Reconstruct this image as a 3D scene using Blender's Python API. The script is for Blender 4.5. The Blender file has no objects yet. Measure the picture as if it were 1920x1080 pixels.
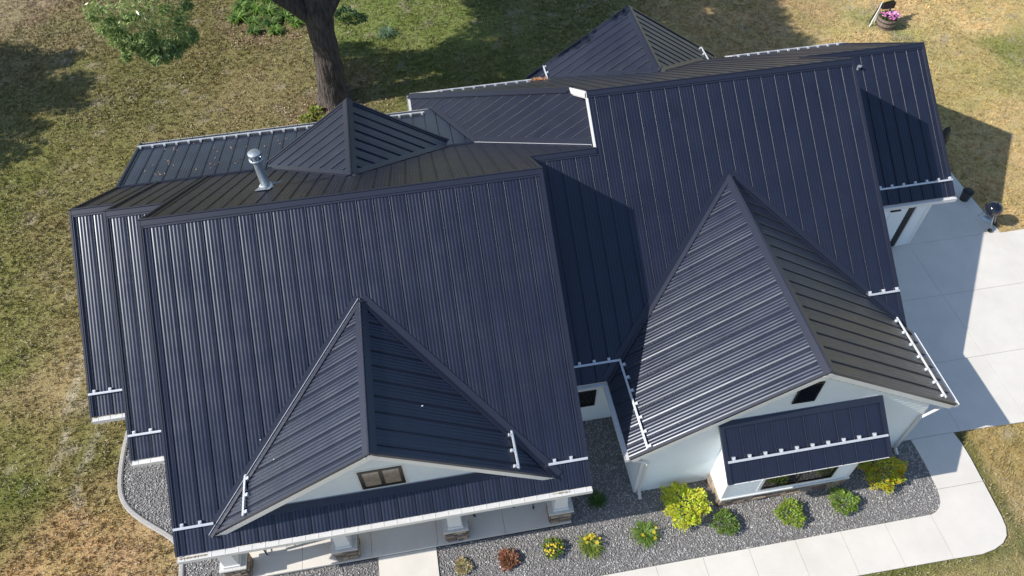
import bpy, bmesh, math, random
import numpy as np
from mathutils import Vector, Matrix
random.seed(7); rng = np.random.default_rng(7)
R = math.radians
scene = bpy.context.scene
COL = scene.collection
# ------------------------------------------------------------------ camera
CAM = np.array([1.9295, -13.7377, 19.8895])
PITCH, YAW, ROLL, FPX = 0.89563, 0.15282, -0.02447, 1408.5
cy, sy, cp, sp, cr, sr = math.cos(YAW), math.sin(YAW), math.cos(PITCH), math.sin(PITCH), math.cos(ROLL), math.sin(ROLL)
f0 = Vector((sy, cy, 0)); rt = Vector((cy, -sy, 0)); upv = Vector((0, 0, 1))
fwd = f0 * cp - upv * sp; u1 = f0 * sp + upv * cp
rr = rt * cr + u1 * sr; uu = rt * -sr + u1 * cr
cd = bpy.data.cameras.new('camera'); camo = bpy.data.objects.new('camera', cd); COL.objects.link(camo)
cd.sensor_width = 36; cd.lens = FPX / 1920 * 36; cd.clip_end = 2000; cd.clip_start = .1
camo.matrix_world = Matrix(((rr.x, uu.x, -fwd.x, CAM[0]), (rr.y, uu.y, -fwd.y, CAM[1]), (rr.z, uu.z, -fwd.z, CAM[2]), (0, 0, 0, 1)))
scene.camera = camo
# ------------------------------------------------------------------ light
SUNV = Vector((1.21, 0.09, -1.0)).normalized()          # direction the light travels
el = math.asin(-SUNV.z); az = math.atan2(-SUNV.x, -SUNV.y)  # azimuth from +Y towards +X
w = bpy.data.worlds.new('World'); scene.world = w; w.use_nodes = True
nt = w.node_tree; nt.nodes.clear()
sky = nt.nodes.new('ShaderNodeTexSky'); sky.sky_type = 'NISHITA'; sky.sun_disc = False
sky.sun_elevation = el; sky.sun_rotation = az % (2 * math.pi)
sky.air_density = 1.0; sky.dust_density = 0.6; sky.ozone_density = 1.5
bg = nt.nodes.new('ShaderNodeBackground'); bg.inputs[1].default_value = 0.14
wo = nt.nodes.new('ShaderNodeOutputWorld')
nt.links.new(sky.outputs[0], bg.inputs[0]); nt.links.new(bg.outputs[0], wo.inputs[0])
sl = bpy.data.lights.new('sun', 'SUN'); sl.energy = 4.6; sl.angle = R(.53); sl.color = (1, .95, .87)
so = bpy.data.objects.new('sun', sl); COL.objects.link(so)
so.rotation_euler = SUNV.to_track_quat('-Z', 'Y').to_euler(); so.location = (-20, 0, 30)
scene.view_settings.view_transform = 'Standard'; scene.view_settings.look = 'None'
scene.view_settings.exposure = 0.12; scene.view_settings.gamma = 1; scene.view_settings.use_curve_mapping = False
scene.render.engine = 'CYCLES'

# ------------------------------------------------------------------ materials
def lin(r, g, b):
    return tuple(((c / 255) / 12.92 if c / 255 <= .04045 else ((c / 255 + .055) / 1.055) ** 2.4) for c in (r, g, b)) + (1,)
def mat(name, col, rough=.6, metal=0, spec=.5, var=0, vscale=6, bump=0, bscale=40, col2=None, coat=0, attr=None, aniso=None):
    m = bpy.data.materials.new(name); m.use_nodes = True; t = m.node_tree; b = t.nodes['Principled BSDF']
    b.inputs['Roughness'].default_value = rough; b.inputs['Metallic'].default_value = metal
    b.inputs['Specular IOR Level'].default_value = spec; b.inputs['Coat Weight'].default_value = coat
    c = tuple(col[:3]) + (1,)
    b.inputs['Base Color'].default_value = c
    geo = t.nodes.new('ShaderNodeNewGeometry')
    src = None
    if attr:
        a = t.nodes.new('ShaderNodeAttribute'); a.attribute_name = attr; src = a.outputs['Color']
    if var or col2:
        n = t.nodes.new('ShaderNodeTexNoise'); n.inputs['Scale'].default_value = vscale; n.inputs['Detail'].default_value = 6
        n.inputs['Roughness'].default_value = .65
        t.links.new(geo.outputs['Position'], n.inputs['Vector'])
        mr = t.nodes.new('ShaderNodeMapRange'); mr.inputs['From Min'].default_value = .32; mr.inputs['From Max'].default_value = .68
        t.links.new(n.outputs[0], mr.inputs['Value'])
        if col2:
            mx = t.nodes.new('ShaderNodeMix'); mx.data_type = 'RGBA'
            mx.inputs[6].default_value = c; mx.inputs[7].default_value = tuple(col2[:3]) + (1,)
            if src: t.links.new(src, mx.inputs[6])
            t.links.new(mr.outputs[0], mx.inputs[0]); src = mx.outputs[2]
        if var:
            mr.inputs['To Min'].default_value = 0; mr.inputs['To Max'].default_value = 1
            m2 = t.nodes.new('ShaderNodeMapRange'); m2.inputs['To Min'].default_value = 1 - var; m2.inputs['To Max'].default_value = 1 + var
            t.links.new(mr.outputs[0], m2.inputs['Value'])
            mu = t.nodes.new('ShaderNodeMix'); mu.data_type = 'RGBA'; mu.blend_type = 'MULTIPLY'; mu.inputs[0].default_value = 1
            if src: t.links.new(src, mu.inputs[6])
            else: mu.inputs[6].default_value = c
            t.links.new(m2.outputs[0], mu.inputs[7]); src = mu.outputs[2]
    if src: t.links.new(src, b.inputs['Base Color'])
    if bump:
        n2 = t.nodes.new('ShaderNodeTexNoise'); n2.inputs['Scale'].default_value = bscale; n2.inputs['Detail'].default_value = 5
        t.links.new(geo.outputs['Position'], n2.inputs['Vector'])
        bp = t.nodes.new('ShaderNodeBump'); bp.inputs['Strength'].default_value = 1; bp.inputs['Distance'].default_value = bump
        t.links.new(n2.outputs[0], bp.inputs['Height']); t.links.new(bp.outputs[0], b.inputs['Normal'])
    return m
M = {}
M['roof'] = mat('navy_metal_roofing', (.0155, .0182, .0365), rough=.33, spec=.8, var=.12, vscale=1.3, bump=.0015, bscale=3.5)
M['roof'].node_tree.nodes['Principled BSDF'].inputs['Specular Tint'].default_value = (.84, .91, 1, 1)
_t = M['roof'].node_tree; _b = _t.nodes['Principled BSDF']; _g = [n for n in _t.nodes if n.type == 'NEW_GEOMETRY'][0]
_n = _t.nodes.new('ShaderNodeTexNoise'); _n.inputs['Scale'].default_value = .9; _n.inputs['Detail'].default_value = 7; _n.inputs['Roughness'].default_value = .7
_r = _t.nodes.new('ShaderNodeMapRange'); _r.inputs['From Min'].default_value = .3; _r.inputs['From Max'].default_value = .7; _r.inputs['To Min'].default_value = .27; _r.inputs['To Max'].default_value = .42
_t.links.new(_g.outputs['Position'], _n.inputs['Vector']); _t.links.new(_n.outputs[0], _r.inputs['Value']); _t.links.new(_r.outputs[0], _b.inputs['Roughness'])
M['trim'] = mat('navy_metal_trim', (.018, .0215, .040), rough=.36, spec=.8, var=.06, vscale=2)
M['white'] = mat('white_painted_trim', (.78, .78, .77), rough=.45, var=.03, vscale=3)
M['siding'] = mat('white_lap_siding', (.80, .85, .88), rough=.55, var=.025, vscale=2)
M['gutter'] = mat('white_gutter_metal', (.72, .715, .70), rough=.4, var=.05, vscale=9)
M['galv'] = mat('bright_snow_rail_metal', (.78, .80, .83), rough=.32, metal=.35, var=.05, vscale=8)
M['steel'] = mat('galvanised_flue_steel', (.50, .56, .60), rough=.42, metal=.6, var=.15, vscale=14)
M['black'] = mat('black_frame', (.012, .011, .011), rough=.35)
M['glass'] = mat('dark_window_glass', (.012, .012, .014), rough=.06, spec=.8)
M['blind'] = mat('tan_blind_glass', (.34, .27, .21), rough=.12, var=.2, vscale=8, spec=.6)
M['conc'] = mat('pale_concrete', (.73, .69, .625), rough=.8, var=.06, vscale=.9, bump=.002, bscale=60)
M['joint'] = mat('concrete_joint', (.40, .38, .36), rough=.9)
M['curb'] = mat('grey_landscape_curb', (.42, .40, .38), rough=.85, var=.15, vscale=20)
M['capst'] = mat('stone_cap', (.62, .61, .59), rough=.7, var=.08, vscale=14, bump=.004, bscale=40)
M['gravelb'] = mat('gravel_bed_base', (.215, .21, .205), rough=.9, var=.4, vscale=60, bump=.02, bscale=50)
M['pebble'] = mat('river_pebble', (.3, .3, .3), rough=.6, attr='col', var=.15, vscale=40)
M['lawn'] = mat('dry_lawn', (.2, .18, .07), rough=.95, spec=.1, attr='col', var=.22, vscale=14, bump=.05, bscale=22)
M['blade'] = mat('grass_blades', (.2, .18, .07), rough=.8, spec=.15, attr='col', var=.25, vscale=5)
M['soil'] = mat('mulch_soil', (.16, .10, .07), rough=.95, var=.45, vscale=25, bump=.03, bscale=40, col2=(.30, .2, .14))
M['patio'] = mat('black_patio_metal', (.012, .013, .015), rough=.4, spec=.5)
M['grill'] = mat('black_enamel', (.008, .009, .018), rough=.12, spec=.6, coat=.6)
M['ash'] = mat('aluminium_leg', (.55, .55, .55), rough=.35, metal=.8)
M['barrel'] = mat('weathered_barrel_wood', (.28, .22, .19), rough=.8, var=.25, vscale=18)
M['band'] = mat('barrel_band', (.05, .045, .045), rough=.5, metal=.5)
M['wood'] = mat('reddish_wood', (.38, .18, .10), rough=.6, var=.3, vscale=20)
M['wood2'] = mat('honey_wood', (.55, .38, .12), rough=.6, var=.2, vscale=20)
M['can'] = mat('grey_bucket_metal', (.07, .075, .08), rough=.5, metal=.4, var=.2, vscale=12)
M['deadleaf'] = mat('dead_leaf', (.36, .19, .10), rough=.8, attr='col')
M['bark'] = mat('oak_bark', (.10, .082, .072), rough=.95, var=.65, vscale=7, bump=.14, bscale=9)
_t = M['bark'].node_tree
for _n in [n for n in _t.nodes if n.type == 'TEX_NOISE']:
    _m = _t.nodes.new('ShaderNodeMapping'); _m.inputs['Scale'].default_value = (1.4, 1.4, .28); _src = _n.inputs['Vector'].links[0].from_socket
    _t.links.new(_src, _m.inputs['Vector']); _t.links.new(_m.outputs[0], _n.inputs['Vector'])
def leafmat(name, c, c2, trans=.25, rough=.5, vs=4):
    m = mat(name, c, rough=rough, attr='col', var=.12, vscale=vs)
    t = m.node_tree; b = t.nodes['Principled BSDF']; out = [n for n in t.nodes if n.type == 'OUTPUT_MATERIAL'][0]
    tr = t.nodes.new('ShaderNodeBsdfTranslucent'); mx = t.nodes.new('ShaderNodeMixShader'); mx.inputs[0].default_value = trans
    src = b.inputs['Base Color'].links[0].from_socket
    t.links.new(src, tr.inputs[0]); t.links.new(b.outputs[0], mx.inputs[1]); t.links.new(tr.outputs[0], mx.inputs[2]); t.links.new(mx.outputs[0], out.inputs[0])
    return m
M['leaf'] = leafmat('plant_leaf', (.1, .16, .04), None)
M['oakleaf'] = leafmat('oak_leaf', (.09, .15, .04), None, trans=.35, rough=.24)

# ------------------------------------------------------------------ object helpers
def link(name, me, m=None, parent=None, smooth=False):
    o = bpy.data.objects.new(name, me); COL.objects.link(o)
    if m is not None and len(me.materials) == 0: me.materials.append(M[m] if isinstance(m, str) else m)
    if parent: o.parent = parent
    return o
def tag(o, label=None, cat=None, group=None, kind=None):
    if label: o['label'] = label
    if cat: o['category'] = cat
    if group: o['group'] = group
    if kind: o['kind'] = kind
    return o
def empty(name, loc, rz=0):
    o = bpy.data.objects.new(name, None); COL.objects.link(o); o.location = loc; o.rotation_euler.z = rz
    o.empty_display_size = .3
    return o
class MB:
    def __init__(s): s.v = []; s.f = []; s.sm = []
    def add(s, vs, fs, smooth=False):
        k = len(s.v); s.v += [tuple(x) for x in vs]
        for f in fs: s.f.append(tuple(k + i for i in f)); s.sm.append(smooth)
    def box(s, lo, hi):
        x0, y0, z0 = lo; x1, y1, z1 = hi
        s.add([(x0, y0, z0), (x1, y0, z0), (x1, y1, z0), (x0, y1, z0), (x0, y0, z1), (x1, y0, z1), (x1, y1, z1), (x0, y1, z1)],
              [(0, 3, 2, 1), (4, 5, 6, 7), (0, 1, 5, 4), (1, 2, 6, 5), (2, 3, 7, 6), (3, 0, 4, 7)])
    def rib(s, P, Q, W, w0, w1, N, n0, n1):
        """box from P to Q, spanning w0..w1 along W and n0..n1 along N"""
        P, Q, W, N = map(Vector, (P, Q, W, N))
        c = []
        for a in (P, Q):
            for (b, d) in ((w0, n0), (w1, n0), (w1, n1), (w0, n1)): c.append(a + W * b + N * d)
        s.add(c, [(0, 1, 2, 3), (7, 6, 5, 4), (0, 4, 5, 1), (1, 5, 6, 2), (2, 6, 7, 3), (3, 7, 4, 0)])
    def prism(s, poly, N, n0, n1):
        N = Vector(N); k = len(poly)
        vs = [Vector(p) + N * n0 for p in poly] + [Vector(p) + N * n1 for p in poly]
        s.add(vs, [tuple(range(k))[::-1], tuple(range(k, 2 * k))] + [(i, (i + 1) % k, k + (i + 1) % k, k + i) for i in range(k)])
    def tube(s, pts, rad, n=10, smooth=True, cap=True):
        pts = [Vector(p) for p in pts]; ring = []
        for i, p in enumerate(pts):
            d = (pts[min(i + 1, len(pts) - 1)] - pts[max(i - 1, 0)]).normalized()
            a = d.orthogonal().normalized() if i == 0 else (a - d * a.dot(d)).normalized()
            b = d.cross(a); r = rad[i] if hasattr(rad, '__len__') else rad
            ring.append([p + (a * math.cos(2 * math.pi * k / n) + b * math.sin(2 * math.pi * k / n)) * r for k in range(n)])
        vs = [q for rg in ring for q in rg]; m = len(pts)
        s.add(vs, [(i * n + k, i * n + (k + 1) % n, (i + 1) * n + (k + 1) % n, (i + 1) * n + k) for i in range(m - 1) for k in range(n)], smooth)
        if cap:
            s.add(ring[0], [tuple(range(n))[::-1]]); s.add(ring[-1], [tuple(range(n))])
    def lathe(s, prof, c=(0, 0, 0), n=20, smooth=True):
        vs = [(c[0] + r * math.cos(2 * math.pi * k / n), c[1] + r * math.sin(2 * math.pi * k / n), c[2] + z) for r, z in prof for k in range(n)]
        s.add(vs, [(i * n + k, i * n + (k + 1) % n, (i + 1) * n + (k + 1) % n, (i + 1) * n + k) for i in range(len(prof) - 1) for k in range(n)], smooth)
    def mesh(s, name, fix=True):
        me = bpy.data.meshes.new(name); me.from_pydata(s.v, [], s.f)
        me.polygons.foreach_set('use_smooth', s.sm)
        if fix:
            bm = bmesh.new(); bm.from_mesh(me); bmesh.ops.recalc_face_normals(bm, faces=bm.faces); bm.to_mesh(me); bm.free()
        me.update(); return me
    def build(s, name, m, parent=None, fix=True): return link(name, s.mesh(name, fix), m, parent)
def npmesh(name, V, F, col=None):
    """V (n,3), F (m,k) constant k"""
    me = bpy.data.meshes.new(name); me.vertices.add(len(V)); me.vertices.foreach_set('co', np.ascontiguousarray(V, dtype=np.float32).ravel())
    k = F.shape[1]; me.loops.add(F.size); me.loops.foreach_set('vertex_index', np.ascontiguousarray(F, dtype=np.int32).ravel())
    me.polygons.add(len(F)); me.polygons.foreach_set('loop_start', np.arange(0, F.size, k, dtype=np.int32))
    try: me.polygons.foreach_set('loop_total', np.full(len(F), k, dtype=np.int32))
    except Exception: pass
    me.update(calc_edges=True)
    if col is not None:
        a = me.color_attributes.new('col', 'FLOAT_COLOR', 'POINT'); c4 = np.ones((len(V), 4), np.float32); c4[:, :3] = col; a.data.foreach_set('color', c4.ravel())
    return me
def inpoly(x, y, poly):
    c = np.zeros(x.shape, bool); n = len(poly); j = n - 1
    for i in range(n):
        xi, yi = poly[i]; xj, yj = poly[j]
        c ^= ((yi > y) != (yj > y)) & (x < (xj - xi) * (y - yi) / (yj - yi + 1e-12) + xi); j = i
    return c
def vnoise(x, y, s, seed=0):
    r2 = np.random.default_rng(seed); g = r2.random((64, 64)); X = x / s; Y = y / s
    xi = np.floor(X).astype(int); yi = np.floor(Y).astype(int); fx = X - xi; fy = Y - yi; fx = fx * fx * (3 - 2 * fx); fy = fy * fy * (3 - 2 * fy)
    G = lambda a, b: g[a % 64, b % 64]
    return (G(xi, yi) * (1 - fx) + G(xi + 1, yi) * fx) * (1 - fy) + (G(xi, yi + 1) * (1 - fx) + G(xi + 1, yi + 1) * fx) * fy

# ------------------------------------------------------------------ measured geometry (metres)
m_ = .6627; mr_ = .6517
yA, zA, xA0, xA1, eA = 0., 7.094, -4.86, 4.86, -6.538
rA = lambda y: zA - mr_ * (y - yA)
x2, y2, e2 = -6.392, 1.7034, -3.675; z2 = rA(y2)
x3, y3, e3 = -7.639, 2.501, -2.167; z3 = rA(y3)
xK, yK = 6.779, 1.733; zK = rA(yK); fK = lambda y: zK - m_ * (yK - y)
yG, xG1 = 3.103, 14.674; zG = fK(yG); rG = lambda y: zG - mr_ * (y - yG)
yg2, xG2, eG2 = 5.655, 18.976, 1.314; zg2 = rG(yg2)
xC, yC, zC, mc, wC = 10.419, -5.900, 5.288, .6468, 4.398; zce = zC - mc * wC; yap = yK - (zK - zC) / m_; yce = yK - (zK - zce) / m_
xD, yD, zD, md = .01, -6.256, 5.665, .668; zDb = zA - m_ * (yA - yD); wD = (zD - zDb) / md; yDa = -(zA - zD) / m_
xR, yR, zR, mR = -.052, 5.933, 5.481, .6944; wR = (zR - rA(yR)) / mR; yRa = (zA - zR) / mr_
xF, yF, zF, mF, wF = 10.498, 11.291, 4.272, .6787, 3.9; yFa = yG + (zG - zF) / mr_; zFe = zF - mF * wF
xL, yGE, mL = 1.858, 10.18, .690; zL = rG(yGE)
yB, mp, yP = 5.415, .2631, 8.576; zB = rA(yB)
xS0, xS1, yS0, yS1, zS0, zS1 = 8.22, 12.38, -7.02, -5.79, 2.53, 3.43

house = empty('house', (0, 0, 0))
tag(house, 'white sided house with a dark navy standing seam metal roof of many gables', 'house')
PANW = .406

rj = random.Random(99)
def slope(lo, hi, O, U, V, phase=0., clip_lo=.0, clip_hi=.0, label=None, wave=.0037):
    """lo, hi: piecewise polylines [(u, v)...] for the lower/upper edge; panels run up V, seams every PANW along U."""
    O, U, V = Vector(O), Vector(U).normalized(), Vector(V).normalized(); N = U.cross(V)
    if N.z < 0: N = -N
    lu, lv = zip(*lo); hu, hv = zip(*hi); u0, u1 = max(lu[0], hu[0]), min(lu[-1], hu[-1])
    L = lambda u: float(np.interp(u, lu, lv)); H = lambda u: float(np.interp(u, hu, hv))
    P = lambda u, v, h=0: O + U * u + V * v + N * h
    outline = [P(a, b) for a, b in lo] + [P(a, b) for a, b in reversed(hi)]
    cl = []
    for q in outline:
        if not cl or (q - cl[-1]).length > 1e-3: cl.append(q)
    if (cl[0] - cl[-1]).length < 1e-3: cl.pop()
    d = MB(); d.prism(cl, N, -.045, -.004); deck = d.build('roof_slope', 'trim', house)
    if label: deck['label'] = label
    s = MB(); s.prism(cl, N, -.20, -.047); s.build('soffit', 'white', house)
    k = math.floor((u0 - phase) / PANW)
    while phase + k * PANW < u1 - 1e-4:
        a = phase + k * PANW; k += 1
        prof = [(.0, .0), (.001, .017), (.004, .026), (.009, .029), (.014, .025), (.018, .013), (.020, .0)]
        nr, per = 4, 5; bow = .0042 * rj.uniform(.6, 1.3) * wave / .0037; tl = rj.gauss(0, .0022); ra = [wave * rj.uniform(.85, 1.18) for _ in range(nr)]
        for i in range(nr * per + 1):
            t = i / (nr * per); r_i = min(nr - 1, i // per); prof.append((.04 + t * .34, ra[r_i] * (1 - math.cos(2 * math.pi * nr * t)) + bow * 4 * t * (1 - t) + tl * t * (1 - t) * 2))
        prof.append((PANW, 0))
        cols = [(a + du, h) for du, h in prof if u0 - 1e-6 <= a + du <= u1 + 1e-6]
        if cols and cols[0][0] > u0 + 1e-4 and a < u0: cols.insert(0, (u0, 0))
        if cols and cols[-1][0] < u1 - 1e-4 and a + PANW > u1: cols.append((u1, 0))
        NRW = 5; vs = []; ok = []; wv = [rj.gauss(0, .11) for _ in range(NRW)]
        for u, h in cols:
            a0, a1 = L(u), H(u); ok.append(a1 - a0 > .004); a1 = max(a1, a0)
            for q in range(NRW):
                hh_ = h if h == 0 or (u - a) < .03 else h * (1 + wv[q] * (.5 + (u - a)))
                vs.append(P(u, a0 + (a1 - a0) * q / (NRW - 1), hh_))
        fs = []; sm = []
        for i in range(len(cols) - 1):
            if ok[i] or ok[i + 1]:
                for q in range(NRW - 1): fs.append((NRW * i + q, NRW * (i + 1) + q, NRW * (i + 1) + q + 1, NRW * i + q + 1)); sm.append(True)
        if not fs: continue
        # end caps of the seam (a real little profile end at the eave)
        me = bpy.data.meshes.new('roof_panel'); me.from_pydata([tuple(v) for v in vs], [], fs)
        me.polygons.foreach_set('use_smooth', sm)
        if sum(p_.normal.dot(N) for p_ in me.polygons) < 0: me.flip_normals()
        link('roof_panel', me, 'roof', deck)
    return N
def strip(name, P, Q, V, w, N, n0=.0, n1=.045, w0=0., m='trim', parent=None):
    b = MB(); b.rib(P, Q, V, w0, w, N, n0, n1); return b.build(name, m, parent or house)
def ridge(P, Q, Va, Vb, w=.18, h=.046):
    P, Q, Va, Vb = map(Vector, (P, Q, Va, Vb)); Va.normalize(); Vb.normalize(); D = (Q - P).normalized()
    b = MB()
    for V in (Va, Vb):
        N = D.cross(V).normalized();  N = N if N.z > 0 else -N
        b.rib(P, Q, V, 0, w - .055, N, h - .012, h); b.rib(P, Q, V, w - .054, w, N, .0, h - .016)
    b.tube([P + Vector((0, 0, h + .002)), Q + Vector((0, 0, h + .002))], .022, 6)
    return b.build('ridge_cap', 'trim', house)
def valley(P, Q, Vin, Nm, w=.17, h=.04):
    """flat valley flashing on plane with normal Nm, from P to Q, widening towards Vin"""
    D = (Vector(Q) - Vector(P)).normalized(); W = Vector(Nm).cross(D).normalized()
    if W.dot(Vector(Vin)) < 0: W = -W
    b = MB(); b.rib(P, Q, W, 0, w, Nm, .0, h); return b.build('valley_flashing', 'trim', house)
# slope direction vectors
def unit(*a): return Vector(a).normalized()
VF = unit(0, 1, m_); VR = unit(0, -1, mr_); XU = Vector((1, 0, 0)); YU = Vector((0, 1, 0))
NF = unit(0, -m_, 1); NR = unit(0, mr_, 1)
sf = math.sqrt(1 + m_ * m_); sR = math.sqrt(1 + mr_ * mr_)
def front(x0, x1, ye, yr, y0, z0, **k):      # front slope from eave ye to ridge yr; plane passes (y0,z0)
    ze = z0 - m_ * (y0 - ye)
    return slope([(x0, 0), (x1, 0)], [(x0, (yr - ye) * sf), (x1, (yr - ye) * sf)], (0, ye, ze), XU, VF, **k)
PH = xA0 + .2
front(xA0, xA1, eA, yA, yA, zA, phase=PH, label='broad front slope over the porch with the small gable on it')
front(x2, xA0, e2, y2, y2, z2, phase=PH)
front(x3, x2, e3, y3, y3, z3, phase=PH)
# K + G front (coplanar, stepped ridge)
slope([(xA1 + .02, 0), (xG1, 0)], [(xA1 + .02, (yK - yce) * sf), (xK, (yK - yce) * sf), (xK + .001, (yG - yce) * sf), (xG1, (yG - yce) * sf)], (0, yce, zce), XU, VF, phase=6.96 - .406 * 5, label='big garage front slope joined by the lower connector slope on its left')
front(xG1, xG2, eG2, yg2, yg2, zg2, phase=6.96)
# rear slopes: plane A-rear, origin at break line height
def rear(segs_lo, segs_hi, z_at0, y_at0, phase, **k):
    # v measured up slope (towards -Y) from y_at0
    f = lambda pts: [(x, (y_at0 - y) * sR) for x, y in pts]
    return slope(f(segs_lo), f(segs_hi), (0, y_at0, z_at0), XU, VR, phase=phase, **k)
xb = xL + (zB - zL) / mL                      # where break line meets the left-facing plane
yv6 = yA + (zA - (zL + mL * (xK - xL))) / mr_
yv4 = yA + (zA - (zL + mL * (xA1 - xL))) / mr_
rear([(x3, yB), (x2, yB)], [(x3, y3), (x2, y3)], zB, yB, PH)
rear([(x2, yB), (xA0, yB)], [(x2, y2), (xA0, y2)], zB, yB, PH)
rear([(xA0, yB), (xb, yB), (xA1, yv4)], [(xA0, yA), (xA1, yA)], zB, yB, PH, label='rear slope behind the left ridge, with the flue pipe through it')
rear([(xA1, yv4), (xK, yv6)], [(xA1, yK), (xK, yK)], zB, yB, PH)
# garage rear
yh = yG + (zG - (zL + mL * (xK - xL))) / mr_
rear([(xL, yGE), (xK, yGE)], [(xL, yGE - .01), (xK, yh)], zL, yGE, 6.96)
rear([(xK, yGE), (xG1, yGE)], [(xK, yG), (xG1, yG)], zL, yGE, 6.96)
rear([(xG1, yGE), (xG2, yGE)], [(xG1, yg2), (xG2, yg2)], zL, yGE, 6.96)
# rear low porch
VPq = unit(0, -1, mp); sP = math.sqrt(1 + mp * mp); NP = unit(0, mp, 1)
zP = zB - mp * (yP - yB); xPe = xL + (zP - zL) / mL
slope([(x3, 0), (xPe, 0), (xb, (yP - yB) * sP)], [(x3, (yP - yB) * sP), (xb, (yP - yB) * sP)], (0, yP, zP), XU, VPq, phase=PH, wave=.002, label='shallow rear porch slope strewn with a few dead leaves')
# left-facing plane L (ribs run up +X)
VL = unit(1, 0, mL); sL = math.sqrt(1 + mL * mL); NL = unit(-mL, 0, 1)
xk2 = xK + .28; yv7 = yA + (zA - (zL + mL * (xk2 - xL))) / mr_; yh2 = yG + (zG - (zL + mL * (xk2 - xL))) / mr_
lo = [(yv7, (xk2 - xL) * sL), (yB, (xb - xL) * sL), (yP, (xPe - xL) * sL), (yP + .45, 0), (yGE, 0)]
hi = [(yv7, (xk2 - xL) * sL), (yh2 - .05, (xk2 - xL) * sL), (yGE, 0.01)]
slope(lo, hi, (xL, 0, zL), YU, VL, phase=.1, wave=.002, label='left facing slope between the two ridges with pale seams')
# generic Y-running gable pair
def gable(xc, zc, mm, w, ya, yfar, kind, phase=0, lo_clip=None):
    """ridge along Y at xc,zc. ya = apex where ridge dies into main slope, yfar = free end. w half width."""
    s = math.sqrt(1 + mm * mm)
    for sg in (-1, 1):
        V = unit(-sg, 0, mm); O = (xc + sg * w, 0, zc - mm * w)
        mm_main = m_ if kind == 'front' else mr_
        # valley: distance from apex in y, dx from ridge such that z equal: mm*dx = main*dy
        def vline(y): return max(0., w * s - (abs(y - ya) * mm_main / mm) * s)
        if kind == 'front':
            yend = ya - w * mm / mm_main
            if yend > yfar: lo = [(yfar, 0), (yend, 0), (ya, w * s)]
            else: lo = [(yfar, vline(yfar)), (ya, w * s)]
            hi = [(yfar, w * s), (ya, w * s)]
        else:
            yend = ya + w * mm / mm_main
            if lo_clip: lo = [(ya, w * s), (lo_clip, vline(lo_clip)), (lo_clip + .002, 0), (yfar, 0)]
            elif yend < yfar: lo = [(ya, w * s), (yend, 0), (yfar, 0)]
            else: lo = [(ya, w * s), (yfar, vline(yfar))]
            hi = [(ya, w * s), (yfar, w * s)]
        slope(lo, hi, O, YU, V, phase=phase)
        # valley flashings on both planes
        N = unit(sg * mm, 0, 1)
        yv = min(max(yend, yfar), 99) if kind == 'front' else (lo_clip or min(yend, yfar))
        dy = abs(yv - ya); dx = dy * mm_main / mm
        kk = 1. if not (xc == xC and sg > 0) else (xG1 - xc) / dx - .03
        P = (xc, ya, zc); Q = (xc + sg * dx, yv, zc - mm * dx)
        valley(P, Q, (-sg, (-1 if kind == 'front' else 1), 0), N, w=.13, h=.038)
        Nm = NF if kind == 'front' else NR
        Q = tuple(P[i] + (Q[i] - P[i]) * kk for i in range(3))
        valley(P, Q, (sg, (1 if kind == 'front' else -1), 0), Nm, w=.17, h=.03)
        if xc == xD and sg < 0:
            Dv = (Vector(Q) - Vector(P)).normalized()
            for o_ in (0, .05):
                b = MB(); b.rib(P, Q, Nm.cross(Dv), -.006 - o_, .006 - o_, Nm, .03, .05); b.build('valley_seam', 'galv', house)
        # rake trims at free end
        Pr = (xc, yfar, zc); Qr = (xc + sg * w, yfar, zc - mm * w); o = -1 if kind == 'front' else 1
        b = MB(); b.rib(Pr, Qr, (0, o, 0), -.045, .02, N, -.05, .034); b.build('rake_trim', 'trim', house)
        b = MB(); b.rib(Pr, Qr, (0, o, 0), .0, .022, N, -.205, -.052); b.build('rake_fascia', 'white', house)
    o = -1 if kind == 'front' else 1
    ridge((xc, ya, zc), (xc, yfar + o * .03, zc), (-1, 0, -mm), (1, 0, -mm), w=.17)
    b = MB(); b.prism([(xc - .16, yfar, zc - .06 - .16 * mm), (xc + .16, yfar, zc - .06 - .16 * mm), (xc, yfar, zc - .05)], (0, o, 0), .0, .026); b.prism([(xc - .16, yfar, zc - .06 - .16 * mm), (xc + .16, yfar, zc - .06 - .16 * mm), (xc, yfar, zc - .26)], (0, o, 0), .0, .026); b.build('rake_fascia', 'white', house)
gable(xC, zC, mc, wC, yap, yC, 'front', phase=.12)
gable(xD, zD, md, wD, yDa, yD, 'front', phase=.05)
gable(xR, zR, mR, wR, yRa, yR, 'rear', phase=.1)
gable(xF, zF, mF, wF, yFa, yF, 'rear', phase=.2, lo_clip=yGE)
# shed roof over bay
mS = (zS1 - zS0) / (yS1 - yS0); VS = unit(0, 1, mS); NS = unit(0, -mS, 1); lS = math.hypot(yS1 - yS0, zS1 - zS0)
slope([(xS0, 0), (xS1, 0)], [(xS0, lS), (xS1, lS)], (0, yS0, zS0), XU, VS, phase=xS0 + .05, wave=.0028, label='small shed slope over the bay window')
strip('roof_flashing', (xS0 - .02, yS1, zS1), (xS1 + .02, yS1, zS1), -VS, .16, NS, 0, .045)
for x in (xS0, xS1): strip('rake_trim', (x, yS0, zS0), (x, yS1, zS1), XU, .05, NS, -.05, .043, w0=-.05)
strip('eave_trim', (xS0, yS0, zS0), (xS1, yS0, zS0), (0, -1, 0), .02, NS, -.1, -.003, m='white')
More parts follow.
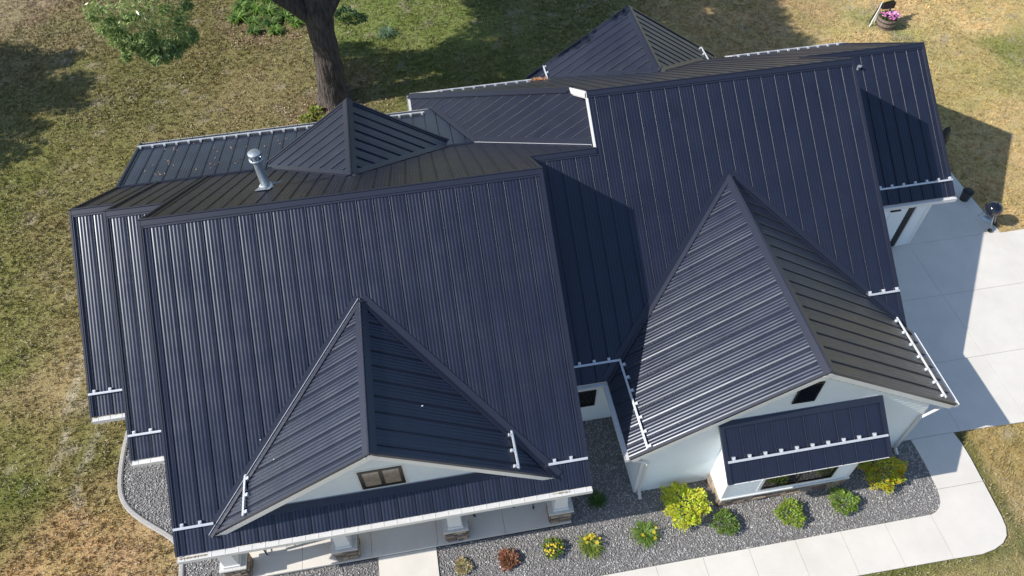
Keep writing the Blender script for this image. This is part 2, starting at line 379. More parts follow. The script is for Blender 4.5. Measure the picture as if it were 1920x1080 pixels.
# ridges
ridge((xA0 - .03, yA, zA), (xA1 + .03, yA, zA), -VF, -VR)
ridge((x2 - .03, y2, z2), (xA0 - .0, y2, z2), -VF, -VR)
ridge((x3 - .03, y3, z3), (x2 - .0, y3, z3), -VF, -VR)
ridge((xA1 + .05, yK, zK), (xK - .02, yK, zK), -VF, -VR)
ridge((xK - .03, yG, zG), (xG1 + .03, yG, zG), -VF, -VR)
ridge((xG1 + .03, yg2, zg2), (xG2 + .03, yg2, zg2), -VF, -VR)
# hip cap on L/G rear and valleys of L
hp0 = (xL, yGE, zL); hp1 = (xK - .03, yh, zL + mL * (xK - xL)); Dh = (Vector(hp1) - Vector(hp0)).normalized()
wl = NL.cross(Dh).normalized(); wl = wl if wl.x > 0 or wl.y < 0 else -wl
wl = -wl if wl.dot(Vector((0, -1, 0))) < 0 else wl
b = MB(); b.rib(hp0, hp1, wl, 0, .2, NL, .0, .044); wr = NR.cross(Dh).normalized(); wr = wr if wr.x > 0 else -wr
b.rib(hp0, hp1, wr, 0, .2, NR, .0, .044); b.build('hip_cap', 'trim', house)
vb = (xb, yB, zB); v6 = (xK, yv6, zL + mL * (xK - xL))
valley(vb, v6, (0, 1, 0), NL, w=.24, h=.036); valley(vb, v6, (0, -1, 0), NR, w=.05, h=.05)
strip('valley_seam', vb, v6, (0, -1, 0), .03, NR, .03, .06, m='galv')
ve = (xPe, yP, zP); valley(ve, vb, (0, 1, 0), NL, w=.16, h=.036)
b = MB(); b.rib((x3, yB, zB), (xb, yB, zB), (0, 1, 0), -.01, .05, NP, .0, .042); b.rib((x3, yB, zB), (xb, yB, zB), VR, -.01, .05, NR, 0, .042); b.build('slope_flashing', 'trim', house)
# rake trims on X-running gables (side, overlap up the slope)
def rake(x, ya_, za_, V, L_, N, side, white=True, wide=.07):
    P = Vector((x, ya_, za_)); Q = P + V * L_
    b = MB(); b.rib(P, Q, XU * side, -wide, .022, N, -.05, .04); b.rib(P, Q, XU * side, -.03, .022, N, .04, .052); b.build('rake_trim', 'trim', house)
    if white: b = MB(); b.rib(P, Q, XU * side, .0, .024, N, -.22, -.053); b.build('rake_fascia', 'white', house)
for x, ye_, yr_, y0, z0, sd in ((xA0, eA, yA, yA, zA, -1), (xA1, eA, yA, yA, zA, 1), (x2, e2, y2, y2, z2, -1), (x3, e3, y3, y3, z3, -1), (xG1, yce, yG, yK, zK, 1), (xG2, eG2, yg2, yg2, zg2, 1)):
    rake(x, ye_, z0 - m_ * (y0 - ye_), VF, (yr_ - ye_) * sf, NF, sd)
# garage left rake above the connector ridge: white fascia shows
P = Vector((xK, yK + .02, fK(yK + .02))); Q = Vector((xK, yG, zG))
b = MB(); b.rib(P, Q, -XU, -.0, .035, NF, -.16, .02); b.rib(Q, Vector((xK, yh, rG(yh))), -XU, -.0, .035, NR, -.16, .02); b.build('rake_fascia', 'white', house)
for x, yr_, ye_, sd in ((xA0, yA, yB, -1), (x2, y2, yB, -1), (x3, y3, yB, -1), (xA1, yA, yK - .05, 1)):
    rake(x, ye_, rA(ye_), VR, (ye_ - yr_) * sR, NR, sd, white=False, wide=.06)
rake(x3, yP, zP, VPq, (yP - yB) * sP, NP, -1, wide=.06)
rake(xG1, yg2, rG(yg2), VR, (yg2 - yG) * sR, NR, 1, white=False, wide=.06)
rake(xG2, yGE, zL, VR, (yGE - yg2) * sR, NR, 1, white=False)
# gutters with guards
def gutter(P, Q, out, w=.13, h=.12, drop=.03, parent=None, label=None):
    P, Q, out = Vector(P), Vector(Q), Vector(out); Z = Vector((0, 0, 1)); b = MB()
    b.rib(P, Q, out, 0, .008, Z, -h - drop, -drop); b.rib(P, Q, out, w - .008, w, Z, -h - drop, -drop + .012); b.rib(P, Q, out, .008, w - .008, Z, -h - drop, -h - drop + .008)
    D = (Q - P).normalized()
    for e, s in ((P, 1), (Q, -1)): b.rib(e, e + D * .008 * s, out, .008, w - .008, Z, -h - drop + .008, -drop)
    g = b.build('gutter', 'gutter', house)
    c = MB(); c.rib(P + D * .01, Q - D * .01, out, .008, w - .009, Z, -drop - .012, -drop - .004)
    L_ = (Q - P).length; n = int(L_ / .3)
    for i in range(n):
        a = P + D * (i + .5) * L_ / n; c.rib(a - D * .006, a + D * .006, out, .01, w - .012, Z, -drop - .004, -drop + .003)
    c.build('gutter_guard', 'gutter', g)
    return g
FO = (0, -1, 0)
gutter((xA0, eA, zA + m_ * eA), (xA1, eA, zA + m_ * eA), FO)
gutter((x2, e2, z2 - m_ * (y2 - e2)), (xA0 - .02, e2, z2 - m_ * (y2 - e2)), FO)
gutter((x3, e3, z3 - m_ * (y3 - e3)), (x2 - .02, e3, z3 - m_ * (y3 - e3)), FO)
gutter((xA1 - .3, yce, zce), (xC - wC, yce, zce), FO, w=.11)
gutter((xC - wC, yce - .1, zce), (xC - wC, yC, zce), (-1, 0, 0), w=.11)
gutter((xC + wC, yce + .0, zce), (xC + wC, yC - .02, zce), (1, 0, 0), w=.12)
gutter((xG1 + .1, eG2, fK(yG) - (zG - zg2) - m_ * (yg2 - eG2)), (xG2 + .06, eG2, zg2 - m_ * (yg2 - eG2)), FO, w=.12)
gutter((x3, yP, zP), (xPe, yP, zP), (0, 1, 0), w=.08, drop=.05)
gutter((xL, yGE, zL), (xL, yP + .45, zL), (-1, 0, 0), w=.12)
gutter((xL, yGE, zL), (xF - wF, yGE, zL), (0, 1, 0), w=.12)
gutter((xF + wF, yGE, zL), (xG2, yGE, zL), (0, 1, 0), w=.12)
# snow rails
clampme = None
def rail(P, Q, V, N, label=None, step=PANW, off=.15):
    global clampme
    P, Q, V, N = map(Vector, (P, Q, V, N)); V.normalize(); N.normalize(); D = (Q - P).normalized()
    b = MB(); b.rib(P, Q, V, -.028, .028, N, .055, .085); b.rib(P, Q, V, -.028, -.02, N, .03, .055); b.rib(P, Q, V, -.006, .006, N, .085, .092)
    r = b.build('snow_rail', 'galv', house)
    if clampme is None:
        c = MB(); c.box((-.036, .03, .0), (.036, .105, .07)); c.box((-.012, .045, .07), (.012, .07, .085)); clampme = c.mesh('clamp'); clampme.materials.append(M['galv'])
    L_ = (Q - P).length; n = max(1, int((L_ - off) / step) + 1)
    for i in range(n):
        c = link('clamp', clampme, None, r); a = P + D * (off + i * step)
        X = D; Mx = Matrix((X, V, N)).transposed().to_4x4(); Mx.translation = a; c.matrix_local = Mx
    return r
pf = lambda x, y: (x, y, zA + m_ * (y - yA))
rail(pf(xA0, -6.02), pf(-3.95, -6.02), VF, NF, off=.2); rail(pf(3.90, -5.98), pf(xA1, -5.98), VF, NF, off=.16)
p2 = lambda x, y: (x, y, z2 - m_ * (y2 - y)); p3 = lambda x, y: (x, y, z3 - m_ * (y3 - y)); pk = lambda x, y: (x, y, fK(y)); pg2 = lambda x, y: (x, y, zg2 - m_ * (yg2 - y))
rail(p2(x2, -3.15), p2(-5.55, -3.15), VF, NF, off=.15); rail(p3(x3, -1.66), p3(-6.72, -1.66), VF, NF, off=.15)
rail(pk(5.05, -3.15), pk(6.46, -3.15), VF, NF, off=.3); rail(pk(13.74, -2.56), pk(xG1, -2.56), VF, NF, off=.08)
rail(pg2(xG1 + .1, 1.76), pg2(xG2 + .02, 1.76), VF, NF, off=.1)
pc = lambda x, y: (x, y, zC - mc * abs(x - xC))
rail(pc(6.49, -3.17), pc(6.49, -5.86), unit(1, 0, mc), unit(-mc, 0, 1), off=.2)
rail(pc(14.42, -3.2), pc(14.42, -5.82), unit(-1, 0, mc), unit(mc, 0, 1), off=.12)
pd = lambda x, y: (x, y, zD - md * abs(x - xD))
rail(pd(-3.10, -5.21), pd(-3.10, -6.22), unit(1, 0, md), unit(-md, 0, 1), off=.12); rail(pd(3.11, -5.21), pd(3.11, -6.2), unit(-1, 0, md), unit(md, 0, 1), off=.12)
pp = lambda x, y: (x, y, zB - mp * (y - yB))
rail(pp(x3, 8.22), pp(xPe - .25, 8.22), VPq, NP, off=.1)
pg = lambda x, y: (x, y, rG(y))
rail(pg(2.9, 9.62), pg(6.45, 9.62), VR, NR, off=.15); rail(pg(14.45, 9.62), pg(xG2, 9.62), VR, NR, off=.15)
pF = lambda x, y: (x, y, zF - mF * abs(x - xF))
rail(pF(7.28, 11.2), pF(7.28, 10.3), unit(1, 0, mF), unit(-mF, 0, 1), off=.1); rail(pF(13.72, 11.2), pF(13.72, 10.3), unit(-1, 0, mF), unit(mF, 0, 1), off=.1)
# shed rail
fs = .36
ps = lambda x: (x, yS0 + (yS1 - yS0) * fs, zS0 + (zS1 - zS0) * fs)
rail(ps(xS0 + .02), ps(xS1), VS, NS, off=.16)
# ------------------------------------------------------------------ walls
def lapwall(name, A, B, zb, zt, xl=None, xr=None, exp_=.15, thick=.1, m='siding'):
    """siding from A to B (2d), horizontal laps; xl(z), xr(z) give the clipped extent along the wall. outward = right-hand of A->B rotated -90"""
    A, B = Vector((A[0], A[1], 0)), Vector((B[0], B[1], 0)); D = (B - A).normalized(); L_ = (B - A).length; n = Vector((D.y, -D.x, 0))
    xl = xl or (lambda z: 0.); xr = xr or (lambda z: L_)
    b = MB(); z = zb
    while z < zt - 1e-4:
        z1 = min(z + exp_, zt)
        a0, b0, a1, b1 = xl(z), xr(z), xl(z1), xr(z1)
        if b0 - a0 > .02:
            b1 = max(b1, a1)
            q = lambda s, zz, o: A + D * s + n * o + Vector((0, 0, zz))
            b.add([q(a0, z, .024), q(b0, z, .024), q(b1, z1, .004), q(a1, z1, .004), q(a0, z, 0), q(b0, z, 0)], [(0, 1, 2, 3), (4, 5, 1, 0)])
            b.add([q(a0, z, -thick), q(b0, z, -thick), q(b1, z1, -thick), q(a1, z1, -thick)], [(3, 2, 1, 0)])
        z = z1
    return b.build(name, m, house, fix=False)
def plainbox(name, lo, hi, m='siding'):
    b = MB(); b.box(lo, hi); return b.build(name, m, house)
xw, yKw, yCw, xw2 = 6.437, -3.371, -5.777, 14.157
xw3, yw3 = 18.39, 1.40
# main volumes (solid cores set 3 cm behind the siding)
yPw = -3.7
plainbox('wall', (-4.4, yPw + .03, 0), (xA1 - .4, 4.9, 2.7))
plainbox('wall', (-6.0, -1.1, 0), (-4.41, 4.88, 2.7)); plainbox('wall', (-7.2, .6, 0), (-6.01, 4.85, 2.7))
plainbox('wall', (xA1 - .39, yKw + .03, 0), (xw + .3, 5, 2.3)); 
plainbox('wall', (xw + .05, yCw + .05, 0), (xw2 - .03, 8.5, 2.3)); plainbox('wall', (xw2 - .02, yw3 + .05, 0), (xw3 - .03, 8.4, 2.1))
plainbox('wall', (3.2, 5.01, 0), (xw, 8.6, 2.0)); plainbox('wall', (7.2, 8.51, 0), (13.8, 10.9, 1.6))
# siding faces
lapwall('wall', (xA1 - .39, yKw), (xw, yKw), 0.05, 2.35)
lapwall('wall', (xw, yKw), (xw, yCw), .05, 2.4)             # left face of front wing
wl_ = xw2 - xw; gz = lambda z: max(0, (z - (zce - .25)) / mc - (xw - (xC - wC)))
lapwall('wall', (xw, yCw), (xw2, yCw), .05, zC - .28, xl=lambda z: min(wl_ / 2, gz(z)), xr=lambda z: max(wl_ / 2, wl_ - gz(z)))
lapwall('wall', (xw2, yCw), (xw2, yw3), .05, 2.35)
lapwall('wall', (xw2, yw3), (xw3, yw3), .05, 2.25)
lapwall('wall', (xw3, yw3), (xw3, 9.5), .05, 2.2)
lapwall('wall', (-4.4, yPw), (xA1 - .4, yPw), .15, 2.9)
# upper side gables
for X, y_0, y_1, zt_, yr_ in ((xA1 - .35, -5.6, 4.9, zA - .3, yA), (xK + .35, yK - 4.9, 8.4, zG - .3, yG)):
    pass
def sidegable(x, yr_, zr_, ya_, yb_, ma, mb, drop, side, zb=2.0):
    P1 = [(x, ya_, zr_ - ma * (yr_ - ya_) - drop), (x, yr_, zr_ - drop), (x, yb_, zr_ - mb * (yb_ - yr_) - drop), (x, yb_, zb), (x, ya_, zb)]
    b = MB(); b.prism(P1, (side, 0, 0), -.1, 0); b.build('gable_wall', 'siding', house)
sidegable(xA1 - .35, yA, zA, -5.6, 4.8, m_, mr_, .26, 1); sidegable(xA0 + .35, yA, zA, -5.6, 4.8, m_, mr_, .26, -1, 2.62)
sidegable(xK + .3, yG, zG, -2.8, 8.4, m_, mr_, .26, -1); sidegable(xG1 - .35, yG, zG, -2.8, 8.4, m_, mr_, .26, 1)
sidegable(xG2 - .5, yg2, zg2, yw3, 9.6, m_, mr_, .26, 1); sidegable(x2 + .35, y2, z2, -1.1, 4.8, m_, mr_, .26, -1); sidegable(x3 + .35, y3, z3, .6, 4.8, m_, mr_, .26, -1)
# D gable wall
yDw = yD + .35; hwD = lambda z: max(0, (zD - .24 - z) / md)
zDw = zA + m_ * (yDw) + .0
lapwall('gable_wall', (xD - 4, yDw), (xD + 4, yDw), zDw - .3, zD - .26, xl=lambda z: 4 - hwD(z), xr=lambda z: 4 + hwD(z), exp_=.14)
strip('wall_flashing', (xD - 2.95, yDw - .03, zDw + .04), (xD + 2.95, yDw - .03, zDw + .04), -VF, .17, NF, 0, .035)
plainbox('wall', (xD - 3.0, yDw + .12, zDw - .1), (xD + 3.0, yDw + .2, zDw + .3))
# rear gable walls R, F
for xc, yy, zc, mm, w_ in ((xR, yR - .35, zR, mR, wR), (xF, yF - .35, zF, mF, wF)):
    b = MB(); b.prism([(xc - w_ + .1, yy, zc - mm * w_ - .2), (xc + w_ - .1, yy, zc - mm * w_ - .2), (xc, yy, zc - .26)], (0, 1, 0), -.1, 0); b.build('gable_wall', 'siding', house)
# windows
def window(A, z0, z1, w, n=(0, -1, 0), panes=2, glass='glass', fr=.05, label=None, trim=.0):
    """A=(x,y) left bottom seen from outside on the wall plane"""
    n = Vector(n); D = Vector((-n.y, n.x, 0)); Z = Vector((0, 0, 1)); A = Vector((A[0], A[1], z0)); h = z1 - z0; b = MB()
    if trim:
        t = MB()
        for (a, c, u0, u1) in ((-trim, w + trim, -trim, -.001), (-trim, w + trim, h + .001, h + trim), (-trim, -.001, 0, h), (w + .001, w + trim, 0, h)):
            t.rib(A + D * a, A + D * c, n, -.01, .03, Z, u0, u1)
        t.build('window_trim', 'white', house)
    for (a, c, u0, u1) in ((0, w, 0, fr), (0, w, h - fr, h), (0, fr, fr, h - fr), (w - fr, w, fr, h - fr)): b.rib(A + D * a, A + D * c, n, -.02, .045, Z, u0, u1)
    for i in range(1, panes): b.rib(A + D * (w * i / panes - fr / 2), A + D * (w * i / panes + fr / 2), n, -.02, .045, Z, fr, h - fr)
    f = b.build('window', 'black', house)
    if label: f['label'] = label
    for i in range(panes):
        a0 = fr + .002 if i == 0 else w * i / panes + fr / 2 + .002; a1 = w - fr - .002 if i == panes - 1 else w * (i + 1) / panes - fr / 2 - .002
        c = MB(); c.rib(A + D * a0, A + D * a1, n, .018, .024, Z, fr, h - fr); c.build('pane', glass, f)
    return f
window((xD - .50, yDw), 3.36, 4.24, 1.0, panes=2, glass='blind', fr=.08, label='black two light window with tan blinds in the small front gable', trim=.06)
window((4.75, yKw), .93, 1.78, 1.08, panes=2)
# dark louvre in C gable (skewed: rakes follow roof)
b = MB(); V4 = [(9.93, 0, 3.82), (10.52, 0, 3.80), (10.52, 0, 4.68), (9.93, 0, 4.65)]
b.prism([(a, yCw - .045, c) for a, _, c in V4], (0, 1, 0), 0, .05); lv = b.build('gable_vent', 'black', house); lv['label'] = 'black louvred vent below the peak of the right front gable'
for i in range(9):
    c = MB(); z = 3.9 + i * .085; c.rib((9.97, yCw - .045, z), (10.48, yCw - .045, z), (0, -1, 0), 0, .02, (0, -.4, .9), -.01, .02); c.build('slat', 'trim', lv)
# bay
bx0, bx1, by0 = 8.58, 12.2, -6.56
plainbox('bay_wall', (bx0 + .02, by0 + .03, .48), (bx1 - .02, yCw - .02, 2.5))
lapwall('bay_wall', (bx0, by0), (bx1, by0), .52, 2.45); LB = yCw - by0; zsh = lambda y: zS0 + (zS1 - zS0) * (y - yS0) / (yS1 - yS0) - .27
lapwall('bay_wall', (bx0, yCw), (bx0, by0), .52, zsh(yCw), xr=lambda z: LB if z < zsh(by0) else max(0, LB * (1 - (z - zsh(by0)) / (zsh(yCw) - zsh(by0)))))
lapwall('bay_wall', (bx1, by0), (bx1, yCw), .52, zsh(yCw), xl=lambda z: 0 if z < zsh(by0) else min(LB, LB * (z - zsh(by0)) / (zsh(yCw) - zsh(by0))), xr=lambda z: LB)
for x in (bx0, bx1 - .1): plainbox('corner_trim', (x - .012 if x == bx0 else x, by0 - .022, .5), (x + .1 if x == bx0 else x + .112, by0 + .08, 2.5), 'white')
plainbox('bay_sill', (bx0 - .03, by0 - .06, .44), (bx1 + .03, yCw, .50), 'white')
window((9.62, by0), .72, 2.0, 2.0, panes=2, trim=.09, label='dark window of the bay under the shed roof')
plainbox('base', (bx0 + .03, by0 + .03, 0), (bx1 - .03, yCw, .44), 'band')
# corner boards & downspouts on C and garage
for (x, y, s) in ((xw, yCw, -1), (xw2, yCw, 1)):
    a = min(x - s * .1, x + s * .02); c = max(x - s * .1, x + s * .02); plainbox('corner_trim', (a, yCw - .024, .04), (c, yCw + .09, 2.3), 'white')
plainbox('corner_trim', (xw3 - .1, yw3 - .024, .04), (xw3 + .02, yw3 + .08, 2.05), 'white')
def spout(pts, w=.045):
    b = MB()
    b.tube(pts, w, 4, smooth=False); b.build('downspout', 'gutter', house)
spout([(6.02, -5.75, zce - .15), (6.02, -5.75, zce - .25), (xw + .12, yCw - .07, 1.95), (xw + .12, yCw - .07, .15), (xw + .1, yCw - .25, .05)])
spout([(14.78, -5.75, zce - .15), (14.78, -5.75, zce - .25), (xw2 - .06, yCw - .08, 1.9), (xw2 - .06, yCw - .08, .15), (xw2 - .06, yCw - .25, .05)])
spout([(-6.5, -2.25, 2.15), (-6.45, -1.9, 2.0), (-6.15, -1.2, 1.7), (-6.15, -1.2, .1)]); spout([(-5.0, -3.75, 2.15), (-4.95, -3.6, 2.0), (-4.55, -3.55, 1.6), (-4.55, -3.55, .1)])
for (x, y, zt_) in ((-6.62, -2.05, 2.25), (-5.12, -3.55, 2.25)):
    b = MB(); b.prism([(x, y, zt_), (x + .42, y, zt_), (x + .42, y, zt_ - .55)], (0, 1, 0), 0, .12); b.build('eave_bracket', 'white', house)
# garage door wall: tall black panel standing in for recess shade + door + handle
plainbox('door', (17.0, yw3 - .03, .06), (17.58, yw3 - .006, 2.02), 'siding'); b = MB(); b.rib((17.05, yw3 - .05, 1.0), (17.12, yw3 - .05, 1.0), (0, -1, 0), 0, .04, (0, 0, 1), -.06, .06); b.build('door_handle', 'black', house)
plainbox('door_gap_shade', (17.60, yw3 - .034, .05), (17.82, yw3 - .004, 2.06), 'black'); plainbox('door_trim', (17.84, yw3 - .05, .05), (17.93, yw3 - .004, 2.1), 'white')
plainbox('wall_lamp', (16.9, yw3 - .12, 1.98), (17.25, yw3 - .02, 2.02), 'black'); plainbox('wall_hook', (18.4, yw3 + .2, .95), (18.5, yw3 + .45, 1.1), 'black')
# soffit under porch, beam, columns
plainbox('porch_beam', (xA0 + .4, -6.22, 2.42), (xA1 - .3, -5.9, 2.64), 'white')
plainbox('porch_ceiling', (xA0 + .35, -5.9, 2.66), (xA1 - .3, yPw, 2.7), 'white')
st_pal = [(.20, .15, .12), (.28, .21, .16), (.36, .27, .19), (.15, .12, .11), (.24, .22, .20), (.42, .33, .24)]
stone_m = [mat('ledge_stone', c, rough=.85, var=.25, vscale=25, bump=.01, bscale=30) for c in st_pal]
bm = bmesh.new(); bmesh.ops.create_cube(bm, size=1); bmesh.ops.bevel(bm, geom=bm.edges[:], offset=.09, segments=1, affect='EDGES'); stme = []
for k in range(6):
    me = bpy.data.meshes.new('stone'); b2 = bm.copy()
    for v in b2.verts: v.co += Vector((random.uniform(-.05, .05) for _ in range(3)))
    b2.to_mesh(me); b2.free(); me.materials.append(stone_m[k]); stme.append(me)
bm.free()
def stonewall(A, B, z0, z1, parent, rows, lmin=.14, lmax=.34, off=.0):
    A, B = Vector((*A, 0)), Vector((*B, 0)); D = (B - A).normalized(); L_ = (B - A).length; n = Vector((D.y, -D.x, 0)); ang = math.atan2(D.y, D.x)
    h = (z1 - z0) / rows
    for r_ in range(rows):
        s = 0
        while s < L_ - .02:
            l = min(random.uniform(lmin, lmax), L_ - s)
            if L_ - s - l < .07: l = L_ - s
            me = random.choice(stme); o = link('stone', me, None, parent)
            dep = random.uniform(.05, .085); c = A + D * (s + l / 2) + n * (dep / 2 - .02 + off); o.location = (c.x, c.y, z0 + h * (r_ + .5))
            o.rotation_euler = (0, 0, ang); o.scale = (l - .006, dep, h - .006); s += l
base_b = [o for o in house.children if o.name.startswith('base')][0]
stonewall((bx0, by0 + .0), (bx1, by0 + .0), 0, .44, base_b, 4, .18, .42); stonewall((bx0, yCw), (bx0, by0), 0, .44, base_b, 4, .16, .36); stonewall((bx1, by0), (bx1, yCw), 0, .44, base_b, 4, .2, .4)
for i, cx_ in enumerate((-4.2, -1.42, 1.45, 4.24)):
    x0, x1, y0, y1 = cx_ - .27, cx_ + .27, -6.28, -5.86; z0 = .15
    b = MB(); b.box((x0 + .02, y0 + .02, z0), (x1 - .02, y1 - .02, .78)); sb = b.build('column_base', 'band', house)
    stonewall((x0, y0), (x1, y0), z0, .78, sb, 6, .13, .28); stonewall((x1, y0), (x1, y1), z0, .78, sb, 6, .13, .28); stonewall((x0, y1), (x0, y0), z0, .78, sb, 3, .2, .34)
    b = MB()
    for (a, c) in ((x0 - .06, cx_ - .003), (cx_ + .003, x1 + .06)):
        for (e, f) in ((y0 - .06, -6.073), (-6.067, y1 + .06)): b.box((a, e, .785), (c, f, .85))
    b.build('column_cap', 'capst', house)
    b = MB(); w0 = .18; w1 = .14; cy_ = -6.07
    b.add([(cx_ + sx * ww, cy_ + sy_ * ww, zz) for zz, ww in ((.85, w0), (2.42, w1)) for sx, sy_ in ((-1, -1), (1, -1), (1, 1), (-1, 1))], [(0, 1, 2, 3), (7, 6, 5, 4), (0, 4, 5, 1), (1, 5, 6, 2), (2, 6, 7, 3), (3, 7, 4, 0)])
    b.box((cx_ - w0 - .025, cy_ - w0 - .025, .851), (cx_ + w0 + .025, cy_ + w0 + .025, .95)); b.box((cx_ - w1 - .03, cy_ - w1 - .03, 2.32), (cx_ + w1 + .03, cy_ + w1 + .03, 2.415)); b.build('column_shaft', 'white', house)
# flue pipe
FX, FY = -2.36, 2.31; fz = rA(FY)
b = MB(); b.lathe([(.12, -.25), (.12, 1.02)], (FX, FY, fz)); fl = b.build('flue_pipe', 'steel', house, fix=False)
b = MB(); b.lathe([(.205, -.02), (.2, .05), (.125, .12)], (FX, FY, fz)); b.build('storm_collar', 'galv', fl, fix=False)
b = MB(); b.lathe([(.135, .98), (.19, 1.0), (.19, 1.06), (.15, 1.07)], (FX, FY, fz))
for k in range(6):
    a = k * math.pi / 3; b.box((FX + .16 * math.cos(a) - .02, FY + .16 * math.sin(a) - .02, fz + 1.06), (FX + .16 * math.cos(a) + .02, FY + .16 * math.sin(a) + .02, fz + 1.2))
b.lathe([(.0, 1.252), (.07, 1.252), (.08, 1.245), (.165, 1.245), (.17, 1.238), (.17, 1.2), (.0, 1.2)], (FX, FY, fz)); b.lathe([(.1, 1.0), (.1, 1.2)], (FX, FY, fz)); b.build('flue_cap', 'steel', fl, fix=False)
b = MB(); b.rib((FX, FY + .0, fz), Vector((FX, FY, fz)) + VR * .62, XU, -.2, .2, NR, .036, .044); b.rib((FX, FY - .05, rA(FY - .05)), Vector((FX, FY - .05, rA(FY - .05))) + VR * .45, XU, -.06, .06, NR, .044, .06); b.build('flashing', 'steel', house)
b = MB(); b.rib((FX + .1, FY + .02, fz + .06), (FX + .42, FY + .1, fz + .06), (0, 1, 0), -.012, .012, (0, 0, 1), 0, .02); b.build('flue_brace', 'galv', fl)
# roof vents: small dark snow stop / speck screws on slopes
b = MB()
for (x, y) in ((16.55, 5.15),): b.tube([(x, y, pg2(x, y)[2] + .0), (x + .0, y, pg2(x, y)[2] + .14), (x + .0, y - .07, pg2(x, y)[2] + .17)], .045, 10)
b.build('vent_pipe', 'steel', house)

# ------------------------------------------------------------------ ground
sw_out = [(5.0, -9.02), (11.55, -9.0), (14.9, -9.05), (15.42, -8.97), (15.75, -8.78), (15.92, -8.5), (15.97, -8.2), (16.08, -6.5), (16.08, -5.99), (16.03, -5.66)]
sw_in = [(14.72, -5.66), (14.74, -6.4), (14.7, -7.1), (14.64, -7.45), (14.47, -7.68), (14.13, -7.83), (5.0, -7.85)]
walk_poly = [(-30, -9.02), (5.0, -9.02)] + sw_out[1:] + sw_in[:-1] + [(5.0, -7.85), (-30, -7.85)]
drive_poly = [(14.1, -5.66), (16.03, -5.66), (18.27, -5.72), (45, -6.4), (45, 1.35), (21.82, 1.27), (21.8, 4.46), (19.2, 12.5), (18.4, 12.5), (18.4, 1.39), (14.1, 1.39)]
gravelA = [(-5.72, -7.84), (-5.72, -5.3), (-6.1, -4.78), (-6.93, -4.15), (-7.42, -3.7), (-7.6, -3.3), (-7.68, -2.84), (-7.7, -2.0), (-7.6, -1.0), (-7.3, -.4), (-4, -.4), (6.5, -2), (6.5, -5.7), (14.1, -5.7), (14.72, -5.66), (14.74, -6.4), (14.7, -7.1), (14.64, -7.45), (14.47, -7.68), (14.13, -7.83), (5, -7.85)]
house_polys = [[(-7.2, .6), (-6, .6), (-6, -1.1), (-4.4, -1.1), (-4.6, -6.3), (4.5, -6.3), (4.5, -3.4), (6.4, -3.4), (6.4, -5.8), (14.15, -5.8), (14.15, 1.4), (18.4, 1.4), (18.4, 9.4), (14, 9.4), (14, 10.9), (7.2, 10.9), (7.2, 8.6), (3, 8.6), (3, 5), (-7.2, 5)]]
bed = [(-6.3, 22.5), (-6.0, 19.6), (-5.0, 18.8), (-3.6, 18.5), (-2.4, 18.9), (-2.0, 20), (-2.2, 22.5)]
treebed_c = (-1.5, 12.6)
# lawn colour field: (x, y) -> albedo, interpolated from patches seen in the grass
CP = [(-16.5, 24, 150, 130, 100), (-14, 21, 128, 116, 74), (-10.5, 16.5, 112, 108, 56), (-7, 17.5, 118, 110, 60), (-4, 15.5, 134, 122, 76), (-14.5, 11.2, 114, 112, 52), (-13.3, 6.5, 116, 113, 52),
      (-11, 7.5, 128, 117, 68), (-12.3, 2.6, 114, 113, 50), (-10.2, 1.6, 138, 122, 76), (-8.7, 3.3, 128, 116, 68), (-10.8, -1, 120, 114, 54), (-10.7, -2.7, 100, 104, 38), (-8.9, -4.7, 172, 138, 88), (-7, -5.4, 166, 136, 90),
      (-8.3, -2.6, 138, 118, 70), (-8.1, -1.9, 112, 106, 54), (.6, 19.2, 108, 124, 50), (3.3, 18.6, 108, 122, 50), (-2.2, 14.4, 124, 112, 70), (9.6, 18.4, 112, 112, 56), (5, 14, 110, 112, 52), (16.7, 16, 170, 146, 95), (20, 16.2, 166, 142, 94),
      (22.5, 13, 186, 162, 104), (25.4, 15, 188, 162, 104), (28, 13, 194, 168, 108), (28.3, 11, 126, 130, 58), (26.5, 10.5, 172, 152, 92), (27, 7, 188, 162, 104), (24, 9, 170, 148, 90), (27.6, 9, 150, 142, 78),
      (23.9, 13.9, 140, 140, 78), (23.2, 3.5, 178, 152, 96), (17.2, -6.3, 150, 130, 72), (17.5, -7.4, 166, 140, 84), (15, -9.8, 140, 128, 78), (16.5, -9.3, 150, 134, 88), (13, -9.6, 118, 118, 54), (-4, 30, 140, 130, 78), (25, 30, 170, 150, 95), (40, 5, 180, 155, 100), (-30, 5, 120, 115, 60), (-30, 30, 140, 125, 80), (5, -20, 130, 120, 70), (-12, -12, 160, 130, 85)]
CPx = np.array([c[:2] for c in CP], float); CPc = np.array([lin(*c[2:])[:3] for c in CP])
trk = [[(-9.5, .9), (-9.7, -.2), (-9.6, -1.3), (-9.75, -2.2)], [(-8.3, -.3), (-8.65, -1.1), (-8.9, -2.2), (-8.95, -3.0), (-8.6, -4)], [(-9.4, 6), (-9.9, 4.2), (-9.6, 1.6), (-9.75, 0)]]
